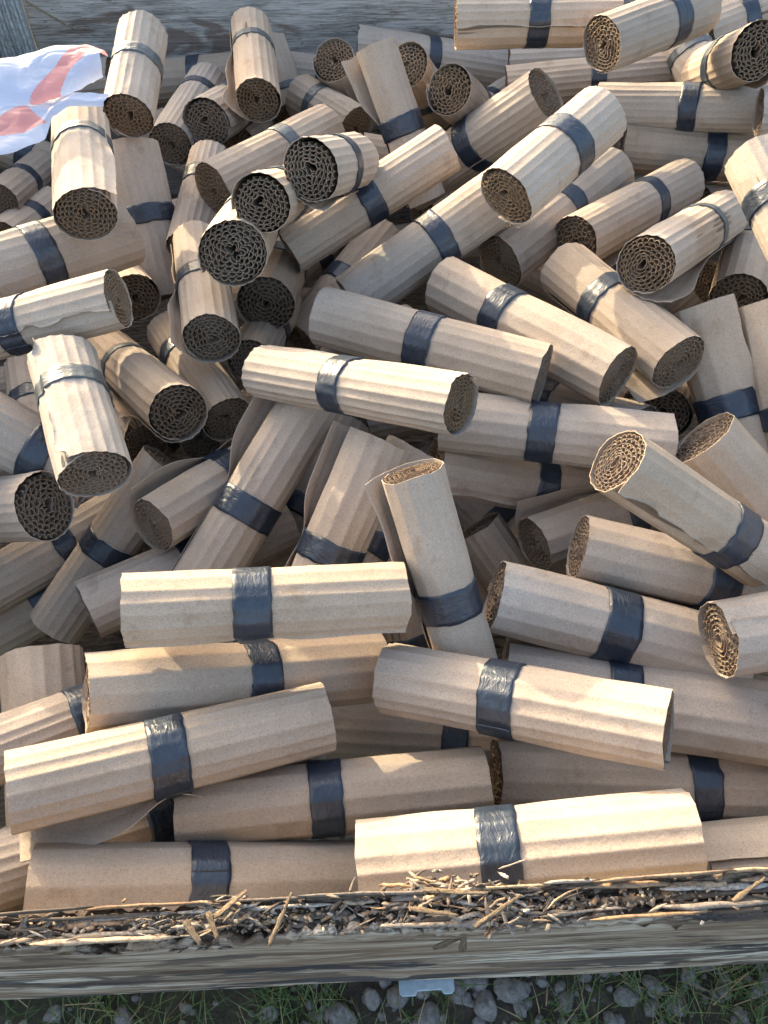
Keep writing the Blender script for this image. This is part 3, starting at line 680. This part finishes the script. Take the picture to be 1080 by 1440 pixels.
    ((-0.0206, 0.193, 0.3186), (0.2741, 0.2144, 0.3392), 0.0426, 0.430, {'ribs': 16, 'amp': 0.0012, 'tw': 0.036}, "frontmost sunlit roll resting against the splintered plank, right of centre"),
    ((-0.2098, 0.2663, 0.2464), (0.1066, 0.3023, 0.2345), 0.0400, 0.470, {'ribs': 13, 'amp': 0.0003, 'tw': 0.034}, "smooth brown roll with black tape in the second row from the plank, centre left"),
    ((-0.3223, 0.1772, 0.3041), (-0.0133, 0.2107, 0.1979), 0.0410, 0.480, {'ribs': 13, 'amp': 0.0003, 'tw': 0.036}, "smooth brown roll against the plank at the bottom left"),
    ((-0.4069, 0.1912, 0.267), (-0.1749, 0.3151, 0.1369), 0.0392, 0.655, {}, "ribbed shaded roll at the lower left edge, under the roll with the long loose flap"),
    ((-0.433, 0.3027, 0.2829), (-0.2131, 0.4449, 0.2123), 0.0370, 0.470, {}, "sunlit ribbed roll with shiny tape poking out at the left edge under the broad roll"),
    ((-0.3428, 0.25, 0.3509), (-0.0626, 0.3522, 0.2841), 0.0383, 0.465, {'seam': 98, 'dir': -1, 'lift': 0.024, 'ext': 0.9219999999999999, 'span': (0, 1), 'ribs': 18, 'amp': 0.0009, 'tw': 0.036}, "big sunlit roll with a long loose flap beneath it, bottom left"),
    ((-0.3033, 0.3587, 0.3322), (-0.0067, 0.4407, 0.2281), 0.0433, 0.535, {'seam': -68, 'dir': -1, 'lift': 0.002, 'tear': 0.003, 'ribs': 15, 'amp': 0.0006, 'tw': 0.034}, "broad shaded roll with navy tape and ragged top edge, under the broad bright roll"),
    ((-0.4177, 0.4663, 0.2116), (-0.3443, 0.135, 0.0979), 0.0494, 0.800, {'ribs': 18, 'amp': 0.0011}, "upright wide ribbed roll at the left edge in the lower half, without visible tape"),
    ((-0.2576, 0.4126, 0.4057), (0.0198, 0.4594, 0.3574), 0.0361, 0.445, {'seam': 78, 'dir': 1, 'lift': 0.004, 'ribs': 16, 'amp': 0.0006, 'tw': 0.038, 'tear': 0.003}, "broad bright horizontal roll with shiny silver black tape left of centre, topmost of its stack"),
    ((0.008, 0.6347, 0.1473), (0.0631, 0.3868, -0.0433), 0.0454, 0.325, {}, "dark roll standing in the gap behind the right end of the broad bright roll"),
    ((0.0442, 0.6892, 0.2206), (-0.0914, 0.5079, 0.0521), 0.0404, 0.500, {}, "dark roll deep behind the roll with the split left edge, centre"),
    ((0.1311, 0.6948, 0.1641), (0.3057, 0.522, -0.0098), 0.0410, 0.500, {}, "slanting ribbed roll just right of the standing roll with a golden lit top"),
    ((0.0396, 0.7222, 0.3033), (-0.0898, 0.5371, 0.1463), 0.0388, 0.500, {}, "dark roll end lying under the middle of the taped horizontal roll at the centre"),
    ((-0.0548, 0.8755, 0.201), (-0.2039, 0.641, 0.0481), 0.0440, 0.470, {}, "shaded slanting roll with navy tape between the two big leaning rolls, centre left"),
    ((-0.0062, 0.6852, 0.3592), (-0.1197, 0.4844, 0.1853), 0.0403, 0.525, {'seam': 90, 'dir': -1, 'lift': 0.016, 'ext': 0.95, 'span': (0, 0.75), 'ribs': 15}, "leaning roll with straight top and peeled left layers, left of the standing centre roll"),
    ((0.0286, 0.5575, 0.4473), (0.1016, 0.4094, 0.2449), 0.0362, 0.575, {'seam': 80, 'dir': -1, 'lift': 0.012, 'ext': 0.614, 'span': (0, 0.75), 'ribs': 15, 'amp': 0.0004, 'tw': 0.036}, "standing roll with a flat golden lit top and split left side in the centre"),
    ((-0.0946, 0.776, 0.3396), (-0.2468, 0.5554, 0.2006), 0.0419, 0.560, {'seam': 92, 'dir': -1, 'lift': 0.03, 'ext': 0.95, 'span': (0, 0.55), 'ribs': 18, 'tw': 0.036}, "large leaning roll with sunlit left strip, blue tape and loose flap upper left"),
    ((0.0852, 0.6369, 0.4665), (-0.1582, 0.7928, 0.3746), 0.0361, 0.530, {'ribs': 20, 'amp': 0.0011, 'pinch': 0.035, 'tw': 0.03}, "ribbed horizontal roll with oval end facing right, frontmost at the centre, puckered at its tape"),
    ((0.2032, 0.7709, 0.3859), (-0.0853, 0.9147, 0.3658), 0.0399, 0.510, {'seam': -88, 'dir': 1, 'lift': 0.018, 'ext': 0.746, 'span': (0, 1), 'ribs': 18, 'amp': 0.0006, 'tw': 0.036}, "horizontal roll with a white edged flap underneath and wide blue tape, above centre"),
    ((-0.1986, 0.9154, 0.4681), (-0.1958, 1.2094, 0.3728), 0.0456, 0.500, {}, "largest end on roll with copper rim, below the touching pair, upper left of centre"),
    ((-0.1871, 1.037, 0.2939), (-0.1638, 1.3394, 0.2318), 0.0476, 0.415, {}, "end on roll with a ragged middle, lower right of the largest end on roll"),
    ((-0.2094, 0.9558, 0.2481), (-0.1843, 1.1765, 0.1853), 0.0388, 0.500, {}, "dark end deep in the heap beside the sunlit end on roll left of centre"),
    ((-0.2392, 0.8734, 0.3606), (-0.303, 1.145, 0.3295), 0.0410, 0.525, {'seam': -84, 'dir': 1, 'lift': 0.012, 'span': (0, 0.8), 'ext': 0.614}, "sunlit end on roll with tight even spiral left of centre"),
    ((-0.2216, 0.8075, 0.27), (-0.3577, 1.0575, 0.2249), 0.0365, 0.690, {}, "tight dark ended roll right beside the roll with a sun patch on its side"),
    ((-0.2749, 0.8205, 0.215), (-0.2258, 1.0017, 0.0998), 0.0370, 0.500, {}, "black shaded roll end deep in the gap beneath the two diagonal rolls at left"),
    ((-0.2783, 0.7747, 0.3143), (-0.4616, 1.0412, 0.1932), 0.0420, 0.650, {'seam': -85, 'dir': 1, 'lift': 0.012, 'span': (0.3, 0.8), 'ext': 0.614, 'tw': 0.019, 'tm': 1}, "diagonal roll with a sun patch on its side and large open end, left of centre"),
    ((-0.3748, 0.8621, 0.1592), (-0.4821, 1.0439, 0.1098), 0.0369, 0.500, {'seam': 10, 'dir': 1, 'lift': 0.012, 'tear': 0.012, 'jag': 0.004, 'ext': 0.614}, "crumpled sunlit scrap of a roll between the two large end showing rolls at left"),
    ((-0.3208, 0.5827, 0.4121), (-0.3995, 0.7647, 0.4199), 0.0400, 0.650, {'seam': -45, 'dir': -1, 'lift': 0.006, 'tear': 0.01, 'jag': 0.003, 'span': (0, 1), 'ext': 0.482, 'tw': 0.024, 'tm': 1}, "sunlit battered roll with torn side, holes and crumpled shiny tape, at left"),
    ((-0.4122, 0.6079, 0.3232), (-0.6586, 0.7169, 0.1659), 0.0412, 0.500, {}, "roll poking in at the left edge with a wide mesh like dark end"),
    ((-0.3785, 0.6757, 0.2941), (-0.6429, 0.757, 0.4292), 0.0432, 0.210, {}, "wide ribbed roll entering at the left edge under the battered roll"),
    ((-0.5514, 0.867, 0.1372), (-0.6368, 1.0825, 0.1166), 0.0387, 0.500, {}, "shaded ribbed roll standing behind the battered roll near the left edge"),
    ((-0.6604, 1.101, 0.0562), (-0.9067, 1.1642, -0.0319), 0.0449, 0.500, {}, "dark roll in the shadows at the left edge, middle height"),
    ((-0.3068, 0.7578, 0.2349), (-0.4792, 0.5921, 0.0629), 0.0411, 0.510, {}, "long roll slanting down left with black tape and a small sun fleck"),
    ((-0.2987, 0.6226, 0.2664), (-0.1427, 0.8322, 0.2029), 0.0409, 0.500, {'seam': -84, 'dir': 1, 'lift': 0.013, 'span': (0, 0.8), 'ribs': 15, 'ext': 0.6359999999999999}, "roll with an oval speckled end facing down left and a raised sheet edge on top"),
    ((-0.3872, 0.5449, 0.1844), (-0.1416, 0.7101, 0.1584), 0.0425, 0.500, {'ribs': 18, 'amp': 0.0008}, "roll with layered thin oval end, pointing left above the broad bright roll"),
    ((-0.3604, 0.7915, 0.1183), (-0.6055, 0.6189, 0.0895), 0.0417, 0.475, {}, "shaded roll slanting down left near the left edge, below the mesh ended roll"),
    ((-0.3845, 0.7377, 0.0447), (-0.6585, 0.5703, 0.0061), 0.0442, 0.500, {}, "low shaded roll beside the upright wide ribbed roll at the left edge"),
    ((-0.2475, 1.0304, 0.0564), (0.0576, 1.2079, 0.1092), 0.0491, 0.500, {}, "dim cardboard roll glimpsed deep in a dark gap of the heap"),
    ((-0.2808, 1.3528, 0.0497), (-0.0161, 1.5536, 0.18), 0.0491, 0.500, {}, "dim cardboard roll glimpsed deep in a dark gap of the heap"),
    ((-0.0564, 1.4151, 0.1203), (0.2901, 1.5273, 0.1199), 0.0485, 0.500, {}, "dim cardboard roll glimpsed deep in a dark gap of the heap"),
    ((-0.6838, 0.8812, 0.0521), (-0.4628, 1.1616, 0.059), 0.0484, 0.500, {}, "dim cardboard roll glimpsed deep in a dark gap of the heap"),
    ((-0.5022, 0.8509, 0.036), (-0.2831, 1.1023, 0.1212), 0.0480, 0.500, {}, "dim cardboard roll glimpsed deep in a dark gap of the heap"),
    ((-0.0347, 0.9278, 0.1562), (0.2924, 1.0136, 0.1544), 0.0459, 0.500, {}, "dim cardboard roll glimpsed deep in a dark gap of the heap"),
    ((0.3075, 0.6619, 0.0093), (0.0703, 0.9238, 0.0591), 0.0491, 0.500, {}, "dim cardboard roll glimpsed deep in a dark gap of the heap"),
    ((0.3723, 0.9019, 0.2056), (0.1332, 1.0853, 0.2468), 0.0419, 0.500, {}, "dim cardboard roll glimpsed deep in a dark gap of the heap"),
    ((0.5836, 1.2082, 0.0601), (0.2947, 1.395, 0.1126), 0.0487, 0.500, {}, "dim cardboard roll glimpsed deep in a dark gap of the heap"),
    ((-0.0081, 1.2291, 0.1135), (-0.3624, 1.274, 0.1067), 0.0490, 0.500, {}, "dim cardboard roll glimpsed deep in a dark gap of the heap"),
    ((0.3064, 0.7365, 0.0734), (0.6268, 0.8313, 0.1811), 0.0480, 0.500, {}, "dim cardboard roll glimpsed deep in a dark gap of the heap"),
    ((-0.5183, 0.2379, 0.0096), (-0.2722, 0.4708, -0.0649), 0.0486, 0.500, {}, "dim cardboard roll glimpsed deep in a dark gap of the heap"),
    ((-0.3462, 0.467, 0.0116), (-0.1062, 0.731, 0.0084), 0.0491, 0.500, {}, "dim cardboard roll glimpsed deep in a dark gap of the heap"),
    ((-0.0728, 0.5481, 0.0269), (0.2343, 0.7273, 0.058), 0.0491, 0.500, {}, "dim cardboard roll glimpsed deep in a dark gap of the heap"),
    ((-0.0253, 0.6077, 0.0517), (-0.2828, 0.8577, 0.1079), 0.0480, 0.500, {}, "dim cardboard roll glimpsed deep in a dark gap of the heap"),
    ((0.4427, 1.6794, 0.1347), (0.1694, 1.9101, 0.1969), 0.0473, 0.500, {}, "dim cardboard roll glimpsed deep in a dark gap of the heap"),
    ((-0.1733, 1.5388, 0.1313), (-0.4864, 1.7011, 0.2377), 0.0476, 0.500, {}, "dim cardboard roll glimpsed deep in a dark gap of the heap"),
    ((-0.6347, 1.409, 0.1128), (-0.3264, 1.531, 0.16), 0.0470, 0.500, {}, "dim cardboard roll glimpsed deep in a dark gap of the heap"),
]
for k, (p1, p2, Rr, zt, st, label) in enumerate(ROLLS):
    r = np.random.default_rng(1000 + k * 17)
    p1 = Vector(p1); p2 = Vector(p2); mid = (p1 + p2) / 2; L = (p2 - p1).length
    z = (p2 - p1).normalized(); v = CAM - mid; x = (v - z * v.dot(z)).normalized(); y = z.cross(x)
    M = Matrix(((x.x, y.x, z.x, mid.x), (x.y, y.y, z.y, mid.y), (x.z, y.z, z.z, mid.z), (0, 0, 0, 1)))
    root = empty('cardboard_roll', M); tag(root, label, 'cardboard roll', GROUP)
    oval = (st.get('oval', r.uniform(.935, 1.0)), r.uniform(0, 3.14))
    roll_parts(root, Rr, L, zt, st, r, oval)
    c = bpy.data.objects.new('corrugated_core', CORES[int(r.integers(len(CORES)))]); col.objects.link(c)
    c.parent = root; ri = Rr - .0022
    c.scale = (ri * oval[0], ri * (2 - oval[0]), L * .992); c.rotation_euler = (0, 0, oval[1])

# ------------------------------------------------------------------ plastic bag

def curve(pts, n):
    pts = np.array(pts, float); d = np.concatenate([[0], np.cumsum(np.hypot(*np.diff(pts, axis=0).T))])
    s = np.linspace(0, d[-1], n)
    return np.stack([np.interp(s, d, pts[:, 0]), np.interp(s, d, pts[:, 1])], -1)
def inside(P, poly):
    x, y = P[:, 0], P[:, 1]; c = np.zeros(len(P), bool); j = len(poly) - 1
    for i in range(len(poly)):
        xi, yi = poly[i]; xj, yj = poly[j]
        c ^= ((yi > y) != (yj > y)) & (x < (xj - xi) * (y - yi) / (yj - yi + 1e-9) + xi); j = i
    return c
def bag_sheet(name, top, bot, stripe, h, seed, parent, dz=0.0):
    r = np.random.default_rng(seed); nu, nv = 130, 60
    T = curve(top, nu); B = curve(bot, nu); s = np.linspace(0, 1, nv)[None, :, None]
    G = T[:, None, :] * (1 - s) + B[:, None, :] * s
    w = np.sin(np.pi * s[0, :, 0])[None, :] ** .6
    D = dz + h * w + smooth_noise((nu, nv), (6, 3), .0035, r) + smooth_noise((nu, nv), (14, 5), .0006, r)
    D += .0018 * np.abs(np.sin(G[..., 0] * 55 + G[..., 1] * 30 + smooth_noise((nu, nv), (6, 4), 1.2, r))) ** .5
    G2 = G + np.stack([smooth_noise((nu, nv), (12, 6), .001, r), smooth_noise((nu, nv), (12, 6), .001, r)], -1)
    V = np.concatenate([G2, D[..., None]], -1).reshape(-1, 3)
    F = grid_faces(nu, nv); cen = V[F].mean(1)[:, :2]
    kind = inside(cen, stripe).astype(int)
    return mesh_np(name, V, F, [M_BAG, M_BAGR], parent, True, kind)
bag = empty('plastic_bag', loc=(-.473, 1.173, .547)); bag.rotation_euler = (R(38 - 22), 0, 0)
tag(bag, 'crumpled white plastic bag with pink stripes lying on the rolls at the top left', 'plastic bag')
S = 1.15 / 1130
def q(pts): return [((x - 75) * S, -(y - 140) * S * 1.08) for x, y in pts]
bag_sheet('upper_fold', q([(-90, 80), (-30, 72), (0, 68), (50, 53), (110, 40), (139, 57)]), q([(-90, 175), (-30, 165), (0, 160), (50, 152), (108, 124), (140, 96)]),
          q([(112, 36), (145, 57), (100, 105), (74, 155), (44, 155), (60, 122), (86, 90)]), .022, 5, bag)
bag_sheet('lower_fold', q([(-90, 138), (-30, 138), (20, 136), (66, 132), (100, 125), (152, 126)]), q([(-90, 275), (-30, 255), (0, 243), (40, 222), (72, 202), (76, 165), (96, 149), (146, 150)]),
          q([(-90, 190), (0, 176), (36, 150), (72, 180), (42, 195), (0, 203), (-90, 215)]), .004, 6, bag, -.004)


# ------------------------------------------------------------------ ground cover, bracket, chips

STONES = [
    (0.132, 0.137, 0.0173, 'pale rounded stone on the ground, brightest one just right of the steel bracket'),
    (-0.016, 0.144, 0.0137, 'rounded grey stone in the grass left of the steel bracket'),
    (0.054, 0.122, 0.0163, 'dark flat stone at the bottom edge below the steel bracket'),
    (0.179, 0.153, 0.0101, 'angular blue grey stone close under the plank, right of the pale rounded stone'),
    (0.206, 0.164, 0.0102, 'bluish stone touching the shadow of the plank, right of centre'),
    (0.175, 0.132, 0.0109, 'dark stone beside the pale rounded stone'),
    (0.350, 0.156, 0.0138, 'upright bluish stone at lower right in the grass'),
    (0.400, 0.171, 0.0130, 'flat grey stone under the plank, lower right of the photo'),
    (0.483, 0.153, 0.0120, 'grey stone near the bottom right corner'),
    (-0.059, 0.123, 0.0217, 'broad brown grey slab of stone at the bottom edge left of centre'),
    (0.000, 0.167, 0.0111, 'grey stone half under the plank just left of the steel bracket'),
    (-0.145, 0.131, 0.0145, 'stone half covered by grass at the bottom, left of centre'),
    (-0.421, 0.127, 0.0136, 'pale stone in the grass near the bottom left corner'),
    (0.442, 0.153, 0.0092, 'small greenish grey stone between grass tufts, lower right'),
    (0.107, 0.164, 0.0111, 'grey stone close to the right side of the steel bracket'),
]
def rock(r, n=10):
    """lumpy angular stone, unit size"""
    th = np.linspace(0, 2 * np.pi, 2 * n, endpoint=False); ph = np.linspace(.02, np.pi - .02, n)
    T, P_ = np.meshgrid(th, ph, indexing='ij')
    D = np.stack([np.cos(T) * np.sin(P_), np.sin(T) * np.sin(P_), np.cos(P_)], -1)
    rad = np.ones(T.shape) * 10
    for _ in range(12):
        nrm = r.normal(size=3); nrm /= np.linalg.norm(nrm); d = r.uniform(.72, 1.0)
        c = D @ nrm; rad = np.minimum(rad, np.where(c > .15, d / np.maximum(c, .15), 10))
    rad = np.minimum(rad, 1.25) * (1 + r.normal(0, .012, T.shape))
    V = (D * rad[..., None] * np.array([1, r.uniform(.7, 1), r.uniform(.45, .7)]))
    a = r.uniform(0, 6.28); ca, sa = math.cos(a), math.sin(a)
    V = V @ np.array([[ca, sa, 0], [-sa, ca, 0], [0, 0, 1]])
    return V.reshape(-1, 3), grid_faces(2 * n, n, 0, True)
for k, (x, y, s, lab) in enumerate(STONES):
    V, F = rock(np.random.default_rng(40 + k), 14)
    o = mesh_np('stone', V * s, F, M_STONE, None, True); o.location = (x, y, GZ + s * .22)
    tag(o, lab, 'stone', 'larger stones lying in front of the crate')
mb = MB(); r = np.random.default_rng(5); protos = [rock(np.random.default_rng(200 + k), 6) for k in range(24)]
for k in range(3600):
    x = r.uniform(-.75, .85); y = r.uniform(-.25, .34); s = r.choice([.003, .005, .008, .012, .016], p=[.36, .30, .2, .11, .03]) * r.uniform(.8, 1.2)
    if r.random() > .35 + .65 * (x > -.1): continue
    V, F = protos[int(r.integers(24))]
    mb.add(V * s + np.array([x, y, GZ + s * r.uniform(-.1, .35)]), F)
o = mb.build('gravel', M_STONE, None, False); tag(o, 'loose grey gravel scattered in front of the plank', 'gravel', kind='stuff')
# grass blades
mb = MB(); r = np.random.default_rng(9)
tufts = [(r.uniform(-.7, .8), r.uniform(-.15, .30)) for _ in range(520)]
for (tx, ty) in tufts:
    dens = 1.0 if (tx < -.06 or tx > .22) else .25
    if r.random() > dens: continue
    for b in range(int(r.integers(8, 30))):
        x = tx + r.normal(0, .012); y = ty + r.normal(0, .012); h = r.uniform(.012, .055); a = r.uniform(0, 6.28); ln = r.uniform(.3, 1.4) * h; w = r.uniform(.0006, .0013)
        d = np.array([math.cos(a), math.sin(a), 0]); sd = np.array([-math.sin(a), math.cos(a), 0]); P = []
        for tt in (0, .35, .7, 1.0):
            c = np.array([x, y, GZ]) + d * ln * tt ** 1.8 + np.array([0, 0, h * (tt - .25 * tt * tt)]); ww = w * (1 - tt) + .0001
            P += [c - sd * ww, c + sd * ww]
        mb.add(np.array(P), np.array([[0, 1, 3, 2], [2, 3, 5, 4], [4, 5, 7, 6]]))
o = mb.build('grass', M_GRASS, None, True); tag(o, 'short green grass growing between the stones', 'grass', kind='stuff')
# dry stalks
mb = MB(); r = np.random.default_rng(21)
for k in range(130):
    x = r.uniform(-.7, .8); y = r.uniform(-.1, .30); L = r.uniform(.015, .07); a = r.uniform(0, 3.14); e = r.normal(0, .15)
    ax = np.array([[math.cos(a), -math.sin(a), 0], [math.sin(a), math.cos(a), 0], [0, 0, 1]])
    mb.box((x, y, GZ + .008 + r.uniform(0, .01)), (L, r.uniform(.0007, .0018), .0007), ax)
o = mb.build('dry_straw', M_STRAW, None); tag(o, 'bits of dry straw and bark strewn on the soil', 'straw', kind='stuff')
# steel bracket under the plank
br = empty('steel_bracket', loc=(0.0420, 0.1288, .167)); br.rotation_euler = (R(-6), 0, YAW)
tag(br, 'galvanised steel bracket sticking out under the plank, right of the centre', 'bracket')
bm = bmesh.new()
pts = [(-.0275, .03), (.0275, .03), (.0275, -.0135), (.0245, -.0165), (.0165, -.0165), (.0145, -.0125), (-.0095, -.0125), (-.0115, -.0165), (-.0245, -.0165), (-.0275, -.0135)]
vs = [bm.verts.new((x, y, 0)) for x, y in pts]; fc = bm.faces.new(vs)
ex = bmesh.ops.extrude_face_region(bm, geom=[fc]); bmesh.ops.translate(bm, vec=(0, 0, .0018), verts=[v for v in ex['geom'] if isinstance(v, bmesh.types.BMVert)])
bmesh.ops.recalc_face_normals(bm, faces=bm.faces)
me = bpy.data.meshes.new('plate'); bm.to_mesh(me); bm.free(); me.materials.append(M_METAL)
o = bpy.data.objects.new('plate', me); col.objects.link(o); o.parent = br
bv = o.modifiers.new('bevel', 'BEVEL'); bv.width = .0008; bv.segments = 2
bm = bmesh.new(); bmesh.ops.create_uvsphere(bm, u_segments=16, v_segments=8, radius=.0035); bmesh.ops.scale(bm, vec=(1, 1, .5), verts=bm.verts)
me = bpy.data.meshes.new('screw_head'); bm.to_mesh(me); bm.free(); me.materials.append(M_METAL)
o = bpy.data.objects.new('screw_head', me); col.objects.link(o); o.parent = br; o.location = (.002, .0005, .0022)


CHIPS = [
    (-0.0763, 0.1284, 0.4380, 0.048, 68, 0, 'long pale sliver of wood leaning across the rotted edge, left of centre'),
    (-0.1257, 0.1242, 0.4380, 0.026, -62, 0, 'short thick pale chip on the plank edge, left one by the leaning sliver'),
    (-0.1397, 0.1194, 0.4380, 0.026, -50, 0, 'stubby pale chip lying on the outer lip of the plank, far left'),
    (-0.1143, 0.1386, 0.4380, 0.036, 40, 0, 'grey wedge shaped chip on top of the debris at left'),
    (0.0624, 0.1234, 0.3889, 0.030, 85, 58, 'chip of wood hanging over the outer face of the plank at the centre'),
    (0.0497, 0.1229, 0.3774, 0.030, 28, 58, 'pale flake pointing down left on the plank, just left of the hanging chip'),
    (0.0846, 0.1337, 0.4380, 0.055, 32, 0, 'white grey splinter crossing the orange debris right of centre'),
    (0.2749, 0.1485, 0.4380, 0.040, 30, 0, 'pale chip on the rotted edge near the right corner'),
    (0.0536, 0.1470, 0.4380, 0.060, -4, 0, 'long straight grey stick lying along the rotted edge at the centre'),
    (0.0370, 0.1332, 0.4380, 0.045, -8, 0, 'orange brown splinter in the debris pile at the centre'),
]
for k, (x, y, z, L, a, tilt, lab) in enumerate(CHIPS):
    r = np.random.default_rng(60 + k); L *= .8; w = .0042 if L < .03 else .0030; n = 9
    P = []
    for i in range(n):
        tt = i / (n - 1) - .5; ww = w * (1.25 - .7 * (tt + .5)) * r.uniform(.75, 1.1) * (1 if 0 < i else .6); hh = .0005 * r.uniform(.6, 1.3)
        for (p, q_) in ((-1, -1), (1, -1), (1, 1), (-1, 1)): P.append((tt * L, p * ww * .6 + r.normal(0, .0003), q_ * hh + .05 * L * tt * tt))
    F = [[3, 2, 1, 0], [n * 4 - 4, n * 4 - 3, n * 4 - 2, n * 4 - 1]]
    for i in range(n - 1):
        for c in range(4): F.append([i * 4 + c, i * 4 + (c + 1) % 4, i * 4 + 4 + (c + 1) % 4, i * 4 + 4 + c])
    o = mesh_np('wood_chip', np.array(P), np.array(F), M_CHIP, None, False)
    o.location = (x, y, z); o.rotation_euler = (r.normal(0, .4), r.normal(0, .10), R(a))
    if tilt: o.matrix_world = Matrix.Translation((x, y, z)) @ Matrix.Rotation(R(tilt), 4, 'X') @ Matrix.Rotation(R(a), 4, 'Z')
    tag(o, lab, 'wood chip', 'loose chips on the rotted plank')


# dry stalk leaning on the plywood
mb = MB(); mb.box((0, 0, 0), (.085, .0030, .0022)); mb.box((.052, .0006, 0), (.022, .0018, .0016), np.array([[.97, -.24, 0], [.24, .97, 0], [0, 0, 1]]))
o = mb.build('dry_stalk', M_STRAW); o.location = box_to_world([[-.655, BACK - .004, .365]])[0]; o.rotation_euler = (0, R(34), YAW)
tag(o, 'thin pale dry stalk stuck to the plywood beside the corner post', 'stalk')
